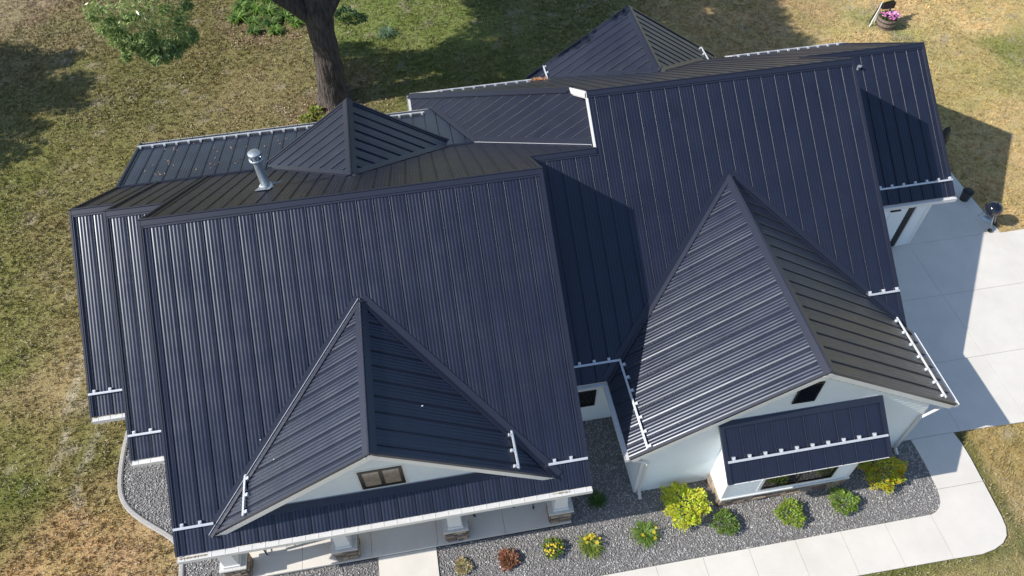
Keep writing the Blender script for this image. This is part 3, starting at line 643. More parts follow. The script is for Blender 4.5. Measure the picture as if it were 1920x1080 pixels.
def lawncol(x, y):
    wx = x + (vnoise(x, y, 1.7, 3) - .5) * 1.6; wy = y + (vnoise(x, y, 1.7, 4) - .5) * 1.6
    d = (wx[:, None] - CPx[None, :, 0]) ** 2 + (wy[:, None] - CPx[None, :, 1]) ** 2
    wt = 1 / (d + .35) ** 1.8; c = (wt @ CPc) / wt.sum(1)[:, None]
    n1 = vnoise(x, y, .9, 5); n2 = vnoise(x, y, .33, 6); n3 = vnoise(x, y, .13, 8)
    g = np.clip((n1 * .6 + n2 * .4 - .47) * 1.9, -.7, .7)[:, None]
    green = c * np.array([.84, .97, .72]); tan = c * np.array([1.18, 1.08, 1.18])
    c = np.where(g > 0, c * (1 - g) + green * g, c * (1 + g) - tan * g)
    c = c * (.86 + .32 * n3)[:, None] * 1.06
    bare = np.clip((vnoise(x, y, .55, 11) * .6 + n2 * .4 - .72) * 7, 0, 1)[:, None]; c = c * (1 - .6 * bare) + np.array([.37, .30, .22]) * .6 * bare
    for t_ in trk:
        for (ax, ay), (bx_, by_) in zip(t_[:-1], t_[1:]):
            L2 = (bx_ - ax) ** 2 + (by_ - ay) ** 2; s = np.clip(((x - ax) * (bx_ - ax) + (y - ay) * (by_ - ay)) / L2, 0, 1)
            dd = np.hypot(x - ax - s * (bx_ - ax), y - ay - s * (by_ - ay)); k = (np.clip(1.2 - dd / .12, 0, 1) * np.clip((n2 * .5 + n3 - .45) * 4, 0, 1))[:, None]
            c = c * (1 - k * .6) + np.array([.46, .41, .31]) * k * .6
    lum = c @ np.array([.3, .55, .15]); c = (c * .78 + lum[:, None] * np.array([1.08, 1.0, .82]) * .22) * 1.2
    # leafy litter round the oak
    dd = np.hypot(x + 1.7, (y - 12.7) * 1.2); k = (np.clip(1.3 - dd / 1.6, 0, .8) * (n3 > .45))[:, None]; c = c * (1 - k) + np.array([.20, .125, .085]) * k
    dd = np.hypot((x + 4.0) / 2.4, (y - 20.6) / 2.1); k = (np.clip((1.25 - dd) * 2.5, 0, .85) * np.clip((vnoise(x, y, .4, 41) * .6 + n3 * .4 - .3) * 4, 0, 1))[:, None]; c = c * (1 - k) + np.array([.27, .19, .13]) * k
    # lusher green edge next to concrete
    e = np.clip(1 - np.abs(y + 9.02) / .35, 0, 1) * (x < 16) * (y < -9) + np.clip(1 - np.abs(x - 16.2) / .35, 0, 1) * (y < -5.6) * (y > -9.3)
    k = np.clip(e, 0, 1)[:, None] * .7; c = c * (1 - k) + np.array([.10, .13, .035]) * k
    return c
def axis(a, b, step, far): return np.concatenate([[-far, -far * .5, a - 110], np.arange(a - 80, a - 1, 1.5), np.arange(a, b + 1e-6, step), np.arange(b + 1.5, b + 80, 1.5), [b + 110, far * .5, far]])
gx = axis(-20, 34, .2, 420); gy = axis(-11, 26, .2, 420); GX, GY = np.meshgrid(gx, gy); n_, m2_ = GX.shape
V = np.stack([GX.ravel(), GY.ravel(), np.zeros(GX.size)], 1)
idx = np.arange(GX.size).reshape(n_, m2_); F = np.stack([idx[:-1, :-1].ravel(), idx[:-1, 1:].ravel(), idx[1:, 1:].ravel(), idx[1:, :-1].ravel()], 1)
V[:, 2] = (vnoise(V[:, 0], V[:, 1], 2.5, 21) - 1) * .03
me = npmesh('ground', V, F, lawncol(V[:, 0], V[:, 1])); tag(link('ground', me, 'lawn'), kind='structure')
# grass tufts
def frame_ok(x, y, z=0., mg=260):
    d = np.stack([x - CAM[0], y - CAM[1], np.full_like(x, z) - CAM[2]], 1); fz_ = d @ np.array(fwd); px = 960 + FPX * (d @ np.array(rr)) / fz_; py = 540 - FPX * (d @ np.array(uu)) / fz_
    return (fz_ > 0) & (px > -mg - 60) & (px < 1980 + mg) & (py > -mg - 60) & (py < 1110 + mg)
N0 = 340000
tx = rng.uniform(-24, 38, N0); ty = rng.uniform(-12, 31, N0)
keep = np.ones(N0, bool)
for pl in (walk_poly, drive_poly, gravelA, *house_polys): keep &= ~inpoly(tx, ty, pl)
keep &= frame_ok(tx, ty)
keep &= ~((tx > -7.6) & (tx < 18.5) & (ty > -1) & (ty < 6))
tx, ty = tx[keep], ty[keep]; keep = vnoise(tx, ty, .5, 31) + rng.random(len(tx)) * .6 > .42; tx, ty = tx[keep], ty[keep]; nT = len(tx)
B_ = 6; ang = rng.random((nT, B_)) * 6.283; sc = rng.uniform(.6, 1.5, nT)[:, None]; lean = rng.uniform(.3, 1.1, (nT, B_)); hh = rng.uniform(.02, .055, (nT, B_)) * sc; wd = .013 * sc * np.ones((1, B_))
ox = tx[:, None] + rng.normal(0, .035, (nT, B_)); oy = ty[:, None] + rng.normal(0, .035, (nT, B_))
ca, sa = np.cos(ang), np.sin(ang)
p0 = np.stack([ox - sa * wd, oy + ca * wd, np.full_like(ox, -.02)], -1); p1 = np.stack([ox + sa * wd, oy - ca * wd, np.full_like(ox, -.02)], -1); p2_ = np.stack([ox + ca * lean * hh, oy + sa * lean * hh, hh], -1)
V = np.stack([p0, p1, p2_], 2).reshape(-1, 3); F = np.arange(len(V)).reshape(-1, 3)
cc = lawncol(tx, ty) * rng.uniform(.8, 1.35, (nT, 1)); straw = rng.random(nT) < .10 + .30 * np.clip((vnoise(tx, ty, 1.1, 51) - .5) * 3, 0, 1)
cc[straw] = cc[straw] * .4 + np.array([.42, .36, .24]) * .6 * rng.uniform(.8, 1.2, (straw.sum(), 1)); cc = np.repeat(cc[:, None, :], B_ * 3, 1).reshape(-1, 3)
me = npmesh('grass', V, F, cc); tag(link('grass', me, 'blade'), label='short patchy dry lawn grass around the house', cat='grass', kind='stuff')
# flat dead straw lying in the turf
N1 = 90000; qx = rng.uniform(-20, 34, N1); qy = rng.uniform(-11, 27, N1); kp = frame_ok(qx, qy)
for pl in (walk_poly, drive_poly, gravelA, *house_polys): kp &= ~inpoly(qx, qy, pl)
qx, qy = qx[kp], qy[kp]; kp = vnoise(qx, qy, 1.1, 51) + rng.random(len(qx)) * .7 > .62; qx, qy = qx[kp], qy[kp]; n1_ = len(qx)
an = rng.random(n1_) * 6.283; Ls = rng.uniform(.018, .042, n1_); Ws = rng.uniform(.004, .009, n1_); zz = rng.uniform(.02, .045, n1_); ca, sa = np.cos(an), np.sin(an)
V = np.stack([np.stack([qx + ca * Ls * a_ - sa * Ws * b_, qy + sa * Ls * a_ + ca * Ws * b_, zz + a_ * .006], -1) for a_, b_ in ((-1, -1), (1, -1), (1, 1), (-1, 1))], 1).reshape(-1, 3)
cc = np.array([.50, .43, .29]) * rng.uniform(.6, 1.25, (n1_, 1)); me = npmesh('dry_straw', V, np.arange(len(V)).reshape(-1, 4), np.repeat(cc[:, None], 4, 1).reshape(-1, 3))
tag(link('dry_straw', me, 'blade'), label='bleached dead grass blades lying in the lawn', cat='dry grass', kind='stuff')
# concrete
def arc_poly(name, polys, z0, z1, parentname, label=None):
    root = None
def slab(name, poly, zt, zb, m, parent=None, bevel=.0):
    b = MB(); b.prism([(x, y, 0) for x, y in poly], (0, 0, 1), zb, zt); return b.build(name, m, parent)
def clip(poly, ax, v, side):
    out = []; n = len(poly)
    ins = lambda p: (p[ax] - v) * side >= 0
    for i in range(n):
        a, c = poly[i], poly[(i + 1) % n]
        if ins(a): out.append(a)
        if ins(a) != ins(c):
            t = (v - a[ax]) / (c[ax] - a[ax]); out.append((a[0] + (c[0] - a[0]) * t, a[1] + (c[1] - a[1]) * t))
    return out
def slabs(name, poly, xs, ys, zt, zb, g=.0045):
    root = slab(name, poly, zb + (zt - zb) * .55, zb, 'joint'); tag(root, kind='structure')
    for i in range(len(xs) - 1):
        for j in range(len(ys) - 1):
            p = clip(clip(clip(clip(poly, 0, xs[i] + g, 1), 0, xs[i + 1] - g, -1), 1, ys[j] + g, 1), 1, ys[j + 1] - g, -1)
            if len(p) > 2:
                A_ = abs(sum(p[k][0] * p[(k + 1) % len(p)][1] - p[(k + 1) % len(p)][0] * p[k][1] for k in range(len(p)))) / 2
                if A_ > .01: slab('concrete_slab', p, zt, zb + .01, 'conc', root)
    return root
swp = [(-12, -9.02)] + sw_out[:-1] + [(16.03, -5.665), (14.72, -5.665)] + sw_in[1:] + [(-12, -7.85)]
L1 = [(-12, -9.02)] + sw_out[:3] + [(14.13, -9.04), (14.13, -7.83), (5.0, -7.85), (-12, -7.85)]
L1 = [(-12, -9.02), (5, -9.02), (11.55, -9.0), (14.124, -9.03), (14.124, -7.835), (5.0, -7.85), (-12, -7.85)]
slabs('sidewalk', L1, [-12, -9.8, -7.5, -5.1, -2.7, -1.3, 1.3, 2.6, 3.87, 5.15, 6.44, 7.72, 8.98, 10.26, 11.54, 12.8, 14.13], [-9.2, -7.7], .045, -.05)
L2 = [(14.136, -9.03), (14.9, -9.05), (15.3, -8.99), (15.6, -8.88), (15.8, -8.72), (15.92, -8.5), (15.97, -8.2), (16.03, -7.3), (16.08, -6.5), (16.08, -5.99), (16.03, -5.672), (14.72, -5.672), (14.74, -6.4), (14.71, -7.1), (14.66, -7.35), (14.58, -7.55), (14.46, -7.69), (14.3, -7.79), (14.136, -7.835)]
slabs('sidewalk', L2, [14.1, 16.3], [-9.2, -7.2, -5.6], .045, -.05)
DR = [(14.1, -5.66), (16.03, -5.66), (18.27, -5.72), (45, -6.4), (45, 1.35), (21.82, 1.27), (21.55, 2.3), (21.75, 4.46), (19.2, 12.5), (18.4, 12.5), (18.4, 1.39), (14.1, 1.39)]
DR = [(14.1, -5.66), (16.03, -5.66), (18.27, -5.72), (45, -6.4), (45, 1.35), (21.82, 1.27), (21.76, 4.46), (21.0, 12.5), (18.4, 12.5), (18.4, 1.39), (14.1, 1.39)]
slabs('driveway', DR, [14, 16.25, 18.36, 21.35, 25, 28.5, 32, 36, 45], [-6.5, -3.38, -.95, 1.33, 4.4, 8, 12.6], .05, -.05)
slabs('porch_floor', [(-4.62, -6.35), (4.53, -6.35), (4.53, -3.6), (-4.62, -3.6)], [-4.7, -2.63, -.82, .92, 2.73, 4.6], [-6.4, -3.5], .15, -.05)
slabs('entry_walk', [(-.67, -7.85), (.86, -7.85), (.86, -6.36), (-.67, -6.36)], [-.7, .9], [-7.9, -6.3], .06, -.05, g=.001)
# gravel bed base + pebbles
slab('gravel_bed', gravelA, .012, -.05, 'gravelb').__setitem__('kind', 'structure')
ico = bmesh.new(); bmesh.ops.create_icosphere(ico, subdivisions=1, radius=1); iv = np.array([v.co[:] for v in ico.verts]); ifc = np.array([[v.index for v in f.verts] for f in ico.faces]); ico.free()
NP0 = 130000; px_ = rng.uniform(-8, 15, NP0); py_ = rng.uniform(-7.9, -.4, NP0)
kp = inpoly(px_, py_, gravelA) & frame_ok(px_, py_) & ~((px_ > -4.62) & (px_ < 4.53) & (py_ > -6.36)) & ~((px_ > -.68) & (px_ < .87)) & ~((px_ > 6.45) & (py_ > -5.77)) & ~((px_ > 8.55) & (px_ < 12.25) & (py_ > -6.6)) & ~((px_ > -4.9) & (px_ < 4.6) & (py_ > -3)) & (py_ > -7.83)
px_, py_ = px_[kp], py_[kp]; n_p = len(px_)
S = rng.uniform(.012, .026, (n_p, 1)) * np.stack([rng.uniform(.7, 1.5, n_p), rng.uniform(.6, 1.1, n_p), rng.uniform(.4, .8, n_p)], 1)
th = rng.random(n_p) * 6.283; P_ = iv[None] * S[:, None, :]
X_ = P_[..., 0] * np.cos(th)[:, None] - P_[..., 1] * np.sin(th)[:, None]; Y_ = P_[..., 0] * np.sin(th)[:, None] + P_[..., 1] * np.cos(th)[:, None]
V = np.stack([X_ + px_[:, None], Y_ + py_[:, None], P_[..., 2] + .016 + rng.uniform(0, .014, (n_p, 1))], -1).reshape(-1, 3)
F = (ifc[None] + (np.arange(n_p) * len(iv))[:, None, None]).reshape(-1, 3)
pal = 1.25 * np.array([(.21, .20, .20), (.30, .295, .29), (.14, .135, .135), (.40, .39, .38), (.27, .23, .21), (.50, .49, .48), (.18, .175, .175), (.25, .245, .25)]); pc_ = pal[rng.choice(8, n_p, p=[.2, .24, .10, .14, .08, .03, .08, .13])] * rng.uniform(.8, 1.2, (n_p, 1))
me = npmesh('gravel', V, F, np.repeat(pc_[:, None], len(iv), 1).reshape(-1, 3)); me.polygons.foreach_set('use_smooth', np.ones(len(F), bool))
tag(link('gravel', me, 'pebble'), label='grey river gravel filling the beds beside the house', cat='gravel', kind='stuff')
# landscape curb on the left bed
cpts = [(-7.62, -.2), (-7.72, -1.0), (-7.79, -1.6), (-7.81, -2.1), (-7.79, -2.84), (-7.7, -3.34), (-7.5, -3.75), (-7.0, -4.2), (-6.5, -4.56), (-6.08, -4.86), (-5.86, -5.15), (-5.78, -5.56), (-5.76, -6.2), (-5.76, -7.83)]
cvs = [Vector((x, y, 0)) for x, y in cpts]; sm = []
for i in range(len(cvs) - 1):
    for t in (0, .5): sm.append(cvs[i].lerp(cvs[i + 1], t))
sm.append(cvs[-1])
for _ in range(3): sm = [sm[0]] + [(sm[i - 1] + sm[i] * 2 + sm[i + 1]) / 4 for i in range(1, len(sm) - 1)] + [sm[-1]]
b = MB()
for i, p in enumerate(sm):
    d = (sm[min(i + 1, len(sm) - 1)] - sm[max(i - 1, 0)]).normalized(); nn = Vector((-d.y, d.x, 0))
    b.v += [tuple(p + nn * s_ + Vector((0, 0, z))) for s_, z in ((-.07, -.02), (-.065, .055), (-.04, .075), (.04, .075), (.065, .055), (.07, -.02))]
for i in range(len(sm) - 1):
    for k in range(5): b.f.append((i * 6 + k, i * 6 + k + 1, i * 6 + 7 + k, i * 6 + 6 + k)); b.sm.append(False)
tag(b.build('garden_edging', 'curb'), 'grey concrete edging curving round the left gravel bed', 'edging')
b = MB(); b.tube([(-5.03, -7.8, .02), (-5.02, -6.7, .02), (-5.02, -6.0, .02)], .022, 6); tag(b.build('drip_edge', 'black'), 'thin black edging strip in the gravel left of the porch', 'edging')


# ------------------------------------------------------------------ plants
def plant(name, loc, label, cat, leaves, cols, group=None, stems=None, m='leaf'):
    """leaves: list of (base, dir, length, width, droop); each is a bent 2-quad leaf"""
    V = []; F = []; C = []
    for (b0, d, L_, w_, dr, c) in leaves:
        d = Vector(d).normalized(); s = d.cross(Vector((0, 0, 1)));  s = s.normalized() if s.length > .05 else Vector((1, 0, 0))
        b0 = Vector(b0); mid = b0 + d * L_ * .5; tip = b0 + d * L_ + Vector((0, 0, -dr * L_))
        k = len(V); V += [b0 - s * w_ * .3, b0 + s * w_ * .3, mid + s * w_ * .5, mid - s * w_ * .5, tip - s * w_ * .12, tip + s * w_ * .12]; F += [(k, k + 1, k + 2, k + 3), (k + 3, k + 2, k + 5, k + 4)]; C += [c] * 6
    me = npmesh('foliage', np.array([tuple(v) for v in V]), np.array(F), np.array(C))
    root = empty(name, loc); link('foliage', me, m, root); tag(root, label, cat, group)
    if stems:
        b = MB()
        for st in stems: b.tube(st, [.012, .006] if len(st) == 2 else .008, 5)
        b.build('stem', 'bark', root)
    return root
def shrub(name, loc, r, h, n, ll, lw, c0, c1, label, cat='shrub', group=None, lump=.22, seed=1, tipc=None):
    rs = random.Random(seed); L = []
    ph = [rs.uniform(0, 6.28) for _ in range(6)]
    for i in range(n):
        a = rs.uniform(0, 6.283); ct = rs.uniform(-.15, 1); st = math.sqrt(max(0, 1 - ct * ct)); q = 1 + lump * (math.sin(3 * a + ph[0]) * .5 + math.sin(7 * a + 4 * ct + ph[1]) * .45 + math.sin(11 * a - 6 * ct + ph[2]) * .4)
        f = rs.uniform(.55, 1.0) ** .6 * q; p = Vector((math.cos(a) * st * r * f, math.sin(a) * st * r * f, h * .5 + ct * h * .5 * f)); p.z = max(p.z, .02)
        d = Vector((p.x / r, p.y / r, (p.z - h * .3) / h + .3)).normalized() + Vector((rs.gauss(0, .55), rs.gauss(0, .55), rs.gauss(.15, .45)))
        t = rs.random(); c = tuple((c0[k] * (1 - t) + c1[k] * t) * rs.uniform(.8, 1.2) for k in range(3))
        if tipc and f > .9 * q and rs.random() < .35: c = tipc
        L.append((p, d, ll * rs.uniform(.7, 1.3), lw * rs.uniform(.8, 1.2), .2, c))
    stems = [[(0, 0, 0), (math.cos(a) * r * .5, math.sin(a) * r * .5, h * .6)] for a in (0, 1.2, 2.5, 3.7, 5)]
    return plant(name, loc, label, cat, L, None, group, stems)
shrub('gold_shrub', (7.62, -6.50, 0), .58, .60, 2400, .06, .045, (.68, .70, .06), (.50, .58, .05), 'large golden yellow shrub left of the bay wall', seed=3, group='gold leaved shrubs', lump=.25)
shrub('gold_shrub', (13.3, -6.48, 0), .57, .58, 2400, .065, .04, (.55, .55, .04), (.42, .48, .04), 'large gold shrub with orange tinted tips right of the bay', seed=4, group='gold leaved shrubs', tipc=(.70, .40, .03), lump=.28)
shrub('green_shrub', (8.56, -7.12, 0), .33, .36, 900, .055, .035, (.10, .19, .03), (.20, .30, .05), 'small round dark green shrub below the bay corner', seed=5, group='small round green shrubs')
shrub('green_shrub', (10.38, -7.17, 0), .36, .38, 950, .055, .038, (.20, .31, .04), (.36, .46, .06), 'small round lime green shrub, middle one before the bay window', seed=6, group='small round green shrubs')
shrub('green_shrub', (11.9, -7.12, 0), .36, .38, 950, .055, .036, (.14, .25, .03), (.27, .38, .05), 'small round bright green shrub nearest the walk corner', seed=7, group='small round green shrubs')
shrub('coral_plant', (2.70, -7.02, 0), .23, .2, 420, .075, .06, (.24, .10, .06), (.36, .17, .09), 'low rust red leafy plant in the gravel', cat='plant', seed=8)
shrub('tan_plant', (1.5, -7.0, 0), .19, .16, 260, .08, .03, (.42, .34, .17), (.5, .42, .2), 'low tan half dry plant beside the entry walk', cat='plant', seed=9)
def tussock(name, loc, r, n, c0, c1, label, seed, flowers=0, fc=(.62, .48, .03), w_=.018, group=None, h=.5):
    rs = random.Random(seed); L = []
    for i in range(n):
        a = rs.uniform(0, 6.283); t = rs.random(); e = rs.uniform(.35, 1.3); c = tuple((c0[k] * (1 - t) + c1[k] * t) for k in range(3))
        L.append(((rs.gauss(0, .05), rs.gauss(0, .05), 0), (math.cos(a), math.sin(a), e), r * rs.uniform(.7, 1.35), w_ * rs.uniform(.8, 1.3), rs.uniform(.2, .6), c))
    root = plant(name, loc, label, 'plant', L, None, group)
    if flowers:
        fm = mat('petal', fc, rough=.6)
        fme = MB()
        for k in range(6):
            a = k * math.pi / 3; fme.add([(0, 0, 0), (.05 * math.cos(a - .4), .05 * math.sin(a - .4), .02), (.075 * math.cos(a), .075 * math.sin(a), .03), (.05 * math.cos(a + .4), .05 * math.sin(a + .4), .02)], [(0, 1, 2, 3)])
        fme.lathe([(.022, 0), (.02, .02), (0, .03)], n=8); fm_ = fme.mesh('flower', fix=False); fm_.materials.append(fm)
        for i in range(flowers):
            a = rs.uniform(0, 6.283); q = r * .75 * math.sqrt(rs.random()); o = link('flower', fm_, None, root); o.location = (math.cos(a) * q + .03, math.sin(a) * q, h * rs.uniform(.65, .95) * (1 - .4 * q / r)); o.rotation_euler = (rs.uniform(-.5, .5), rs.uniform(-.5, .5), a); o.scale = (rs.uniform(.55, .85),) * 3
    return root
tussock('daylily', (4.9, -7.05, 0), .36, 330, (.12, .2, .03), (.34, .40, .08), 'grassy daylily with several yellow blooms, left of the green daylily', 11, flowers=11, group='daylilies', h=.42)
tussock('daylily', (6.4, -6.98, 0), .40, 330, (.10, .2, .03), (.25, .36, .07), 'taller green daylily with a single yellow bloom by the gold shrub', 12, flowers=4, group='daylilies', h=.42)
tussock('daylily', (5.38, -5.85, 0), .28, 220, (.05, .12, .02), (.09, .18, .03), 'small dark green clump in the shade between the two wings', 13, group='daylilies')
shrub('flowering_plant', (3.9, -6.95, 0), .26, .28, 500, .06, .03, (.12, .2, .04), (.2, .28, .05), 'green mound covered with small yellow flowers', cat='plant', seed=14)
fp = [o for o in COL.objects if o.name.startswith('flowering_plant')][0]
fmm = mat('yellow_petal', (.66, .50, .03), rough=.6); fb = MB(); fb.lathe([(.034, 0), (.03, .015), (.02, .03), (0, .032)], n=7); fbm = fb.mesh('flower', fix=False); fbm.materials.append(fmm)
for i in range(26):
    a = random.uniform(0, 6.28); q = .24 * math.sqrt(random.random()); o = link('flower', fbm, None, fp); o.location = (q * math.cos(a), q * math.sin(a), .30 - q * .5 + random.uniform(0, .03)); o.rotation_euler = (random.uniform(-.5, .5), random.uniform(-.5, .5), 0)
# bed of leafy plants by the oak
rs = random.Random(5); k = 0
bp = [(-5.6, 21.6), (-4.9, 21.2), (-5.7, 20.6), (-5.0, 20.2), (-4.3, 20.9), (-3.7, 21.5), (-4.2, 19.9), (-3.5, 20.3), (-4.9, 19.4), (-3.0, 19.7), (-3.2, 21.0), (-2.7, 20.6), (-2.9, 22.0), (-3.9, 19.2), (-5.5, 22.3), (-4.4, 22.2)]
BL = ['clump of green strap leaves third back on the left rim of the mulch bed', 'green clump behind the left middle of the mulch bed', 'green clump on the left rim of the mulch bed, second from its front',
 'green clump just inside the left rim, mid depth of the mulch bed', 'green clump in the very middle of the mulch bed', 'green clump towards the back centre of the mulch bed', 'green clump front of centre in the mulch bed',
 'green clump right of centre, nearer the front of the mulch bed', 'green clump at the front left corner of the mulch bed', 'green clump at the front right corner of the mulch bed, close to the trunk', 'green clump right of the middle one in the mulch bed',
 'green clump on the right rim of the mulch bed, beside the trunk', 'green clump at the back right of the mulch bed', 'green clump farthest forward in the mulch bed, nearest the house', 'green clump at the back left of the mulch bed, top edge', 'green clump at the back centre left of the mulch bed, top edge']
for i, (x, y) in enumerate(bp):
    r_ = rs.uniform(.42, .62); g = rs.uniform(.8, 1.25)
    tussock('leafy_perennial', (x, y, .02), r_, 130, (.10 * g, .19 * g, .035), (.18 * g, .29 * g, .06), BL[i], 40 + i, w_=.06, group='clumps in the mulch bed behind the oak')
shrub('dark_shrub', (-.6, 19.6, 0), .5, .5, 500, .12, .07, (.04, .1, .03), (.08, .16, .05), 'dark green bush just right of the oak trunk', seed=17)
tussock('blue_green_plant', (1.2, 18.0, 0), .55, 150, (.14, .22, .13), (.18, .28, .15), 'soft blue green clump of tall grass in the lawn right of the oak', 18, w_=.03)
for i, (x, y, lb) in enumerate([(-2.5, 12.3, 'low yellow green seedling patch left of the oak foot, nearer the roof'), (-2.15, 12.75, 'low yellow green seedling patch left of the oak foot, nearer the trunk'), (-1.75, 12.1, 'low yellow green seedling patch peeking over the small rear gable')]):
    shrub('seedling_patch', (x, y, 0), .3, .2, 160, .09, .07, (.35, .38, .05), (.2, .28, .05), lb, cat='plant', seed=20 + i)

# ------------------------------------------------------------------ trees
def leaves_mesh(cent, rad, n, ll, lw, cols, seed, flat=.75):
    r_ = np.random.default_rng(seed); K = len(cent); cent = np.array(cent); rad = np.array(rad)
    ci = np.repeat(np.arange(K), n); N_ = len(ci); d = r_.normal(size=(N_, 3)); d /= np.linalg.norm(d, axis=1)[:, None]; q = r_.random(N_) ** .45
    P0 = cent[ci] + d * (q * rad[ci])[:, None] * np.array([1, 1, flat])
    ax = r_.normal(size=(N_, 3)) + d * .7 + np.array([0, 0, -.15]); ax /= np.linalg.norm(ax, axis=1)[:, None]; sd = np.cross(ax, r_.normal(size=(N_, 3)) + np.array([0, 0, 1.5])); sd /= np.linalg.norm(sd, axis=1)[:, None] + 1e-9
    sd = np.cross(ax, np.cross(sd, ax)); L_ = ll * r_.uniform(.7, 1.3, (N_, 1)); W_ = lw * r_.uniform(.8, 1.2, (N_, 1))
    V = np.stack([P0 - ax * L_ * .5, P0 + sd * W_ * .5 - ax * L_ * .05, P0 + ax * L_ * .5, P0 - sd * W_ * .5 - ax * L_ * .05], 1).reshape(-1, 3); F = np.arange(len(V)).reshape(-1, 4)
    t = r_.random((N_, 1)); c = (np.array(cols[0]) * (1 - t) + np.array(cols[1]) * t) * r_.uniform(.8, 1.25, (N_, 1))
    return npmesh('crown', V, F, np.repeat(c[:, None], 4, 1).reshape(-1, 3))
oak = empty('oak_tree', (-1.25, 13.5, 0)); tag(oak, 'big oak with thick dark furrowed trunk behind the small rear gable', 'tree')
def pt(p): return (p[0] + 1.25, p[1] - 13.5, p[2])
def trunkmesh(path, rad, n=28, amp=.05, seed=1):
    # displaced tube
    b = MB(); pts = []; rd = []
    P = [Vector(p) for p in path]
    for i in range(len(P) - 1):
        for k in range(7):
            t = k / 7; pts.append(P[i].lerp(P[i + 1], t)); rd.append(rad[i] * (1 - t) + rad[i + 1] * t)
    pts.append(P[-1]); rd.append(rad[-1]); b.tube(pts, rd, n)
    r_ = random.Random(seed); ph = [r_.uniform(0, 6.28) for _ in range(8)]
    nv = []
    for i, v in enumerate(b.v):
        row, kk = divmod(i, n)
        if row >= len(pts): nv.append(v); continue
        c = pts[row]; a = 2 * math.pi * kk / n; d = Vector(v) - c; z = row * .35
        q = 1 + amp * (math.sin(5 * a + ph[0] + z * .5) + .7 * math.sin(9 * a + ph[1] - z * .7) + .6 * math.sin(13 * a + ph[2] + z)) + amp * .8 * math.sin(z * 2.3 + ph[3] + a)
        nv.append(tuple(c + d * q))
    b.v = nv; return b
tb = trunkmesh([pt(p) for p in ((-1.32, 13.5, -.1), (-1.30, 13.5, .35), (-1.27, 13.5, 1.1), (-1.22, 13.52, 2.2), (-1.20, 13.55, 3.2), (-1.18, 13.6, 4.1), (-1.1, 13.65, 5.0))], [.78, .64, .545, .50, .50, .56, .50], amp=.045)
tb.build('trunk', 'bark', oak, fix=False)
limbs = [((-1.35, 13.6, 3.9), (-2.1, 13.4, 4.75), (-3.6, 12.9, 6.6), (-5.5, 12.2, 9.0), [.40, .36, .27, .15]), ((-.95, 13.6, 4.0), (-.3, 13.9, 4.8), (1.2, 14.6, 7.2), (2.6, 15.6, 10.5), [.38, .34, .25, .12]), ((-1.1, 13.7, 4.4), (-1.2, 14.2, 6.5), (-1.8, 15.0, 9.5), (-2.5, 15.8, 13), [.42, .36, .26, .12]),
         ((-3.6, 12.9, 6.6), (-5.0, 11.9, 7.9), (-5.9, 11.0, 7.7), (-6.2, 10.6, 6.4), [.16, .11, .07, .03]), ((-5.5, 12.2, 9.0), (-7.5, 13.5, 10.5), (-9.5, 14.5, 11.5), (-11, 15, 12), [.15, .12, .08, .04])]
for li in limbs: trunkmesh([pt(p) for p in li[:4]], li[4], n=14, amp=.04, seed=len(li[0])).build('limb', 'bark', oak, fix=False)
# drooping spray over the lawn (seen), then the high crown
spray = [(-7.75, 10.5, 6.1, .38), (-7.8, 10.5, 6.7, .4), (-7.6, 10.5, 5.6, .3), (-6.3, 10.5, 4.75, .26), (-5.2, 10.6, 5.5, .3), (-7.15, 10.5, 6.35, .55), (-6.5, 10.5, 6.5, .6), (-5.9, 10.5, 6.5, .55), (-5.25, 10.5, 6.35, .42), (-7.35, 10.5, 5.75, .42), (-6.75, 10.4, 5.75, .55), (-6.1, 10.6, 5.8, .5), (-5.45, 10.5, 5.75, .42), (-7.0, 10.5, 5.25, .38), (-6.4, 10.5, 5.25, .45), (-5.65, 10.6, 5.25, .34), (-6.65, 10.5, 4.85, .3), (-6.95, 10.6, 7.1, .7), (-6.0, 10.6, 7.2, .7), (-5.2, 10.8, 6.9, .55)]
spray += [(-7.0 + random.gauss(0, .4), 10.5 + random.gauss(0, .2), 5.2 + random.gauss(0, .25), .16) for _ in range(12)] + [(-6.75 + random.gauss(0, .14), 10.5, 4.62 + .11 * k_, .14) for k_ in range(7)] + [(-5.75 + random.gauss(0, .12), 10.5, 4.95 + .1 * k_, .13) for k_ in range(4)]
spray += [(x + random.uniform(-.35, .35), y + random.uniform(-.3, .3), z + random.uniform(-.2, .3), .18) for x, y, z, _ in spray]
me = leaves_mesh([pt(s[:3]) for s in spray], [s[3] for s in spray], 200, .18, .05, ((.22, .32, .08), (.52, .62, .28)), 5, flat=.8); o = link('leaf_spray', me, 'oakleaf', oak); o['label'] = 'drooping green leafy branch end over the lawn, sun glints put into its leaf colour'  # leaf colours paled to stand in for sunlit glints on the tips
cr_c = []; cr_r = []; rs = random.Random(11); tries = 0
GAPS = [(2.5, 19.2, 3.2), (12.4, 15.4, 1.3), (3.0, 14.6, .8), (1.6, 12.9, .9), (0.2, 14.0, .8), (14.8, 13.2, 1.2), (6.2, 16.6, .9)]
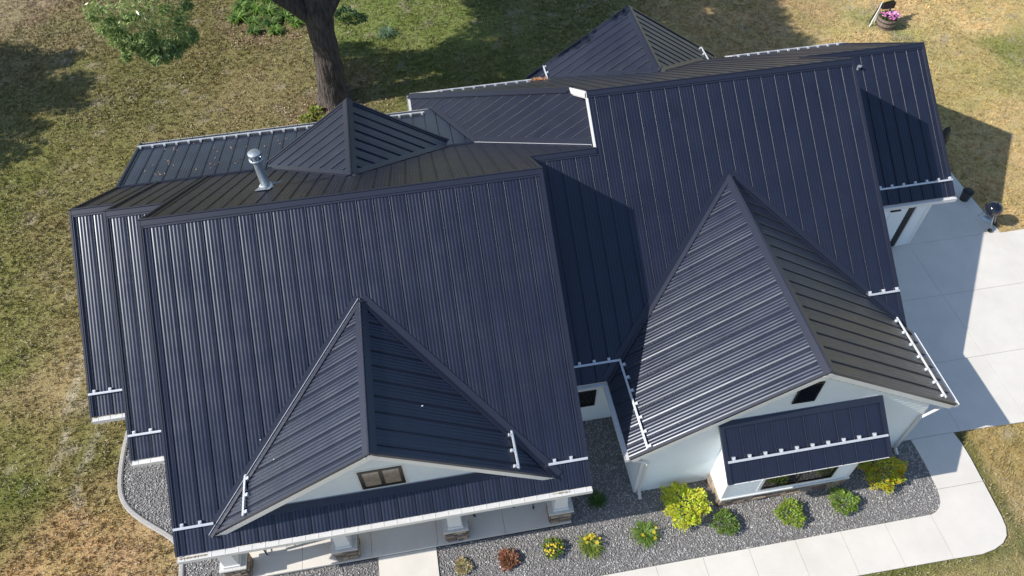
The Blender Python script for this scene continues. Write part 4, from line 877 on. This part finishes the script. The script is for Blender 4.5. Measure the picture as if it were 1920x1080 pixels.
while len(cr_c) < 420 and tries < 20000:
    tries += 1
    xs_, ys_ = rs.uniform(-.8, 19.5), rs.uniform(11.8, 22.5)
    if ys_ > 12.0 and abs(ys_ - (16.2 + .05 * (xs_ - 8))) > 4.8 - .10 * abs(xs_ - 7): continue
    if xs_ < 4 and ys_ > 17.2: continue
    if any(math.hypot(xs_ - g[0], ys_ - g[1]) < g[2] for g in GAPS): continue
    h_ = rs.uniform(7.5, 15.5); x, y = xs_ - 1.21 * h_, ys_ - .09 * h_
    if math.hypot((x + 3) / 11, (y - 14.5) / 8) > 1.0: continue
    if -9.2 < x + 1.21 * (h_ - 5.8) < -3.8 and abs(y + .09 * (h_ - 5.8) - 10.5) < 2.1: continue
    if h_ < 6.4 + .75 * max(0, 13.6 - y) + .5: continue
    cr_c.append(pt((x, y, h_))); cr_r.append(rs.uniform(.6, 1.1))
me = leaves_mesh(cr_c, cr_r, 190, .28, .17, ((.07, .12, .03), (.12, .18, .04)), 6); link('crown', me, 'oakleaf', oak)
t2 = empty('shade_tree', (-25.1, 15.4, 0)); tag(t2, 'leafy tree beyond the left edge that shades the lawn', 'tree')
tb = trunkmesh([(0, 0, -.1), (0, 0, 2), (.2, .1, 5), (.3, 0, 8)], [.4, .3, .22, .1], n=14); tb.build('trunk', 'bark', t2, fix=False)
c2 = []; r2_ = []
for _ in range(150):
    a, e, q = rs.uniform(0, 6.28), rs.uniform(-1, 1), rs.random() ** .4; s = math.sqrt(1 - e * e)
    c2.append((math.cos(a) * s * 3.6 * q - .3, math.sin(a) * s * 4.6 * q - .2, 7 + e * 2.6 * q)); r2_.append(rs.uniform(.6, 1.0))
link('crown', leaves_mesh(c2, r2_, 200, .28, .17, ((.07, .12, .03), (.12, .18, .04)), 9), 'oakleaf', t2)

# ------------------------------------------------------------------ loose things
# kettle grill
g = empty('kettle_grill', (21.45, 1.75, .05), .3); tag(g, 'black kettle grill with shiny lid and silver legs on the patio edge', 'grill')
b = MB(); b.lathe([(0, .55), (.12, .56), (.22, .62), (.27, .72), (.285, .80)], n=24); b.build('bowl', 'grill', g, fix=False)
b = MB(); b.lathe([(.29, .80), (.285, .83), (.25, .92), (.17, .99), (.06, 1.02), (0, 1.025)], n=24); b.build('lid', 'grill', g, fix=False)
b = MB(); b.tube([(-.07, 0, 1.02), (-.06, 0, 1.07), (.06, 0, 1.07), (.07, 0, 1.02)], .013, 6); b.build('handle', 'black', g); b = MB(); b.lathe([(.05, 1.02), (.045, 1.03), (0, 1.032)], (.1, .0, -.01), n=12); b.build('vent', 'ash', g, fix=False)
for a in (-1.9, -.6, 1.4, ):
    b = MB(); b.tube([(.16 * math.cos(a), .16 * math.sin(a), .62), (.36 * math.cos(a), .36 * math.sin(a), .06)], .014, 6); b.build('leg', 'ash', g)
for a in (-1.9, -.6):
    b = MB(); x, y = .37 * math.cos(a), .37 * math.sin(a); b.tube([(x - .02, y, .07), (x + .02, y, .07)], .075, 14); b.build('wheel', 'black', g)
b = MB(); b.lathe([(0, .28), (.17, .27), (.18, .29)], n=16); b.build('ash_pan', 'ash', g, fix=False)
# bucket
g = empty('metal_bucket', (21.45, 3.05, .05)); tag(g, 'dark grey metal bucket at the patio edge behind the grill', 'bucket')
b = MB(); b.lathe([(0, 0), (.15, 0), (.19, .38), (.2, .39), (.18, .38), (.145, .03), (0, .03)], n=20); b.build('body', 'can', g, fix=False)
b = MB(); b.tube([(.19 * math.cos(t), .05, .38 + .12 * math.sin(t)) for t in np.linspace(0, math.pi, 9)], .006, 5); b.build('handle', 'band', g)
# closed umbrella
g = empty('patio_umbrella', (20.78, 4.66, .05)); tag(g, 'folded black patio umbrella standing beyond the right roof end', 'umbrella')
b = MB(); b.tube([(0, 0, 0), (0, 0, 2.2)], .02, 8); b.build('pole', 'patio', g)
b = MB(); b.lathe([(.24, 0), (.24, .05), (.05, .09), (.03, .3)], n=16); b.build('base', 'patio', g, fix=False)
b = MB(); b.lathe([(.03, .95), (.16, 1.0), (.19, 1.3), (.18, 1.7), (.12, 2.08), (0, 2.2)], n=12); b.build('canopy', 'patio', g, fix=False)
# barrel planter
g = empty('barrel_planter', (24.02, 14.15, 0)); tag(g, 'half barrel planter filled with pink flowers on the far lawn', 'planter')
for k in range(18):
    a0, a1 = k * math.pi / 9 + .01, (k + 1) * math.pi / 9 - .01; b = MB(); vs = []
    for r_, z in ((.36, 0), (.43, .22), (.46, .5)):
        for rr_, aa in ((r_, a0), (r_, a1), (r_ - .035, a1), (r_ - .035, a0)): vs.append((rr_ * math.cos(aa), rr_ * math.sin(aa), z))
    b.add(vs, [(0, 1, 5, 4), (1, 2, 6, 5), (2, 3, 7, 6), (3, 0, 4, 7), (4, 5, 9, 8), (5, 6, 10, 9), (6, 7, 11, 10), (7, 4, 8, 11), (8, 9, 10, 11), (3, 2, 1, 0)]); b.build('stave', 'barrel', g)
for z, r_ in ((.12, .398), (.36, .452)):
    b = MB(); b.lathe([(r_, z), (r_ + .008, z), (r_ + .014, z + .04), (r_, z + .04)], n=24); b.build('band', 'band', g, fix=False)
b = MB(); b.lathe([(0, .44), (.42, .44)], n=20); b.build('soil', 'soil', g, fix=False)
g2 = empty('petunias', (24.02, 14.15, .44)); tag(g2, 'mound of pink petunias growing in the half barrel', 'flowers')
fmp = mat('pink_petal', (.60, .17, .42), rough=.6); fmp2 = mat('pale_pink_petal', (.8, .42, .65), rough=.6)
pm = []
for mm in (fmp, fmp2):
    f_ = MB(); f_.lathe([(0, .0), (.035, .02), (.06, .025)], n=8); x_ = f_.mesh('flower', fix=False); x_.materials.append(mm); pm.append(x_)
L = []
for i in range(260):
    a = rs.uniform(0, 6.28); q = .4 * math.sqrt(rs.random()); L.append(((q * math.cos(a), q * math.sin(a), rs.uniform(0, .16)), (rs.gauss(0, 1), rs.gauss(0, 1), .6), .09, .05, .2, (.07, .15, .03)))
V = []
me_root = plant('tmp', (0, 0, 0), 'x', 'x', L, None); fo = me_root.children[0]; fo.parent = g2; bpy.data.objects.remove(me_root)
for i in range(60):
    a = rs.uniform(0, 6.28); q = .4 * math.sqrt(rs.random()); o = link('flower', pm[i % 3 == 0], None, g2); o.location = (q * math.cos(a) + .03, q * math.sin(a) - .03, .22 - q * .2 + rs.uniform(0, .05)); o.rotation_euler = (rs.uniform(-.5, .6), rs.uniform(-.5, .5), 0)
# hand pump style ornament
g = empty('garden_ornament', (23.72, 14.45, 0)); tag(g, 'white legged wooden and black pump ornament behind the half barrel', 'ornament')
b = MB(); b.tube([(-.42, -.2, 0), (-.12, .0, .75), (-.05, .05, 1.15)], .032, 6); b.build('leg', 'white', g)
b = MB(); b.tube([(-.05, .05, 1.12), (-.25, .15, 0)], .03, 6); b.build('leg', 'patio', g)
b = MB(); b.rib((-.1, 0, 1.1), (.55, .12, 1.12), (0, 1, 0), -.09, .09, (0, 0, 1), 0, .05); b.build('board', 'wood2', g); b = MB(); b.rib((-.05, .16, 1.3), (.62, .26, 1.36), (0, 1, 0), -.05, .05, (0, 0, 1), 0, .06); b.build('board', 'wood', g)
b = MB(); b.box((-.05, -.14, .8), (.52, .16, 1.08)); b.build('body', 'patio', g); b = MB(); b.tube([(.35, -.1, .95), (.3, -.2, .6), (.28, -.25, .45)], .035, 6); b.build('spout', 'patio', g)
b = MB(); b.tube([(-.02, .1, 0), (0, .1, 1.3)], .03, 6); b.build('post', 'white', g)
# porch chairs & bench
def chair(loc, rz, label):
    g = empty('patio_chair', loc, rz); tag(g, label, 'chair', 'black metal chairs on the porch')
    for x in (-.24, .24):
        for y in (-.24, .22):
            b = MB(); b.tube([(x, y, .42), (x * 1.12, y * 1.15, 0)], .014, 6); b.build('leg', 'patio', g)
            b = MB(); b.box((x * 1.12 - .022, y * 1.15 - .035, 0), (x * 1.12 + .022, y * 1.15 + .035, .02)); b.build('foot', 'patio', g)
        b = MB(); b.tube([(x, -.24, .42), (x * 1.1, -.2, .64), (x * 1.1, .2, .64)], .014, 6); b.build('armrest', 'patio', g)
    b = MB()
    for k in range(7): b.box((-.25, -.25 + k * .072, .42), (.25, -.20 + k * .072, .435))
    b.build('seat', 'patio', g); b = MB()
    for k in range(7): b.tube([(-.22 + k * .073, .24, .43), (-.22 + k * .073, .38, .95)], .009, 5)
    b.tube([(-.26, .24, .43), (-.26, .39, .98), (.26, .39, .98), (.26, .24, .43)], .015, 6); b.build('backrest', 'patio', g)
chair((2.14, -5.37, .15), .35, 'black metal chair between the second and third columns from the right, turned aside')
chair((3.40, -5.45, .15), -.24, 'black metal chair beside the rightmost porch column')
g = empty('porch_bench', (-2.95, -5.52, .15), .1); tag(g, 'long black slatted metal bench at the left end of the porch', 'bench', )
for x in (-.62, .62):
    b = MB(); b.tube([(x, -.22, 0), (x, -.2, .6), (x, .2, .62)], .018, 6); b.tube([(x, .22, 0), (x, .28, .9)], .018, 6); b.tube([(x, -.22, .1), (x, .24, .1)], .014, 6); b.build('leg', 'patio', g)
for k in range(5): b = MB(); b.box((-.64, -.22 + k * .09, .42), (.64, -.16 + k * .09, .44)); b.build('slat', 'patio', g)
for k in range(3): b = MB(); b.box((-.64, .24 + k * .015, .55 + k * .13), (.64, .26 + k * .015, .62 + k * .13)); b.build('slat', 'patio', g)
b = MB(); b.box((-.64, -.23, .40), (.64, -.20, .43)); b.tube([(-.62, .0, .1), (.62, .0, .1)], .012, 6); b.build('rail', 'patio', g)
chair((-1.85, -5.46, .15), -.35, 'black metal chair left of the second column, next to the bench')
# dead leaves on roof & lawn litter
V = []; C = []; Fq = []
def lf(p, N, s, c):
    a = rs.uniform(0, 6.28); N = Vector(N).normalized(); t = N.orthogonal().normalized(); t = t * math.cos(a) + N.cross(t) * math.sin(a); bt = N.cross(t); p = Vector(p)
    k = len(V); V.extend([p - t * s, p + bt * s * .5 + N * .01, p + t * s, p - bt * s * .5 + N * .012]); Fq.append((k, k + 1, k + 2, k + 3)); C.extend([c] * 4)
for i in range(90):
    x = rs.uniform(-7, 0); y = rs.uniform(5.8, 8.5); lf(Vector(pp(x, y)) + NP * .02, (rs.gauss(0, .3), rs.gauss(0, .3), 1), rs.uniform(.02, .045), (.40, .22, .12))
for i in range(70): lf(Vector(pg(6.72 + rs.gauss(0, .14), 9.55 + rs.gauss(0, .14))) + Vector((0, 0, .04 + rs.random() * .1)), (rs.gauss(0, .5), rs.gauss(0, .5), 1), .05, (.45, .22, .10))
for i in range(14): x = 4.1 + rs.gauss(0, .1); lf((x, eA - .05, zA + m_ * eA + .0), (rs.gauss(0, .3), rs.gauss(0, .3), 1), .03, (.5, .42, .3))
for i in range(40): x = rs.uniform(-4.8, -4.2); lf((x, eA - .06, zA + m_ * eA - .02), (0, 0, 1), .03, (.42, .34, .22))
tag(link('dead_leaves', npmesh('dead_leaves', np.array([tuple(v) for v in V]), np.array(Fq), np.array(C)), 'deadleaf'), label='scattered brown leaves caught on the rear roof and gutters', cat='leaves', kind='stuff')
V = []; C = []; Fq = []
for i in range(2600):
    t = rs.random()
    if t < .35: x, y = rs.gauss(-1.6, 1.3), rs.gauss(12.6, .8)
    elif t < .6: x, y = rs.uniform(-6.0, -1.8), rs.uniform(18.2, 21)
    else: x, y = rs.uniform(-18, 14), rs.uniform(8.5, 22)
    q = rs.random(); lf((x, y, rs.uniform(.02, .07)), (rs.gauss(0, .5), rs.gauss(0, .5), 1), rs.uniform(.02, .055), (.45, .30, .18) if q < .7 else (.6, .5, .3))
tag(link('fallen_leaves', npmesh('fallen_leaves', np.array([tuple(v) for v in V]), np.array(Fq), np.array(C)), 'deadleaf'), label='fallen tan leaves scattered over the lawn round the oak', cat='leaves', kind='stuff')
# white screw heads / specks on roof
b = MB()
for (p, N) in ((pd(-2.35, -5.2), unit(-md, 0, 1)), (pf(-2.7, -4.6), NF), (pd(1.15, -4.9), unit(md, 0, 1))): b.rib(Vector(p) - XU * .013, Vector(p) + XU * .013, YU, -.012, .012, N, .01, .03)
b.build('screw_cap', 'white', house)
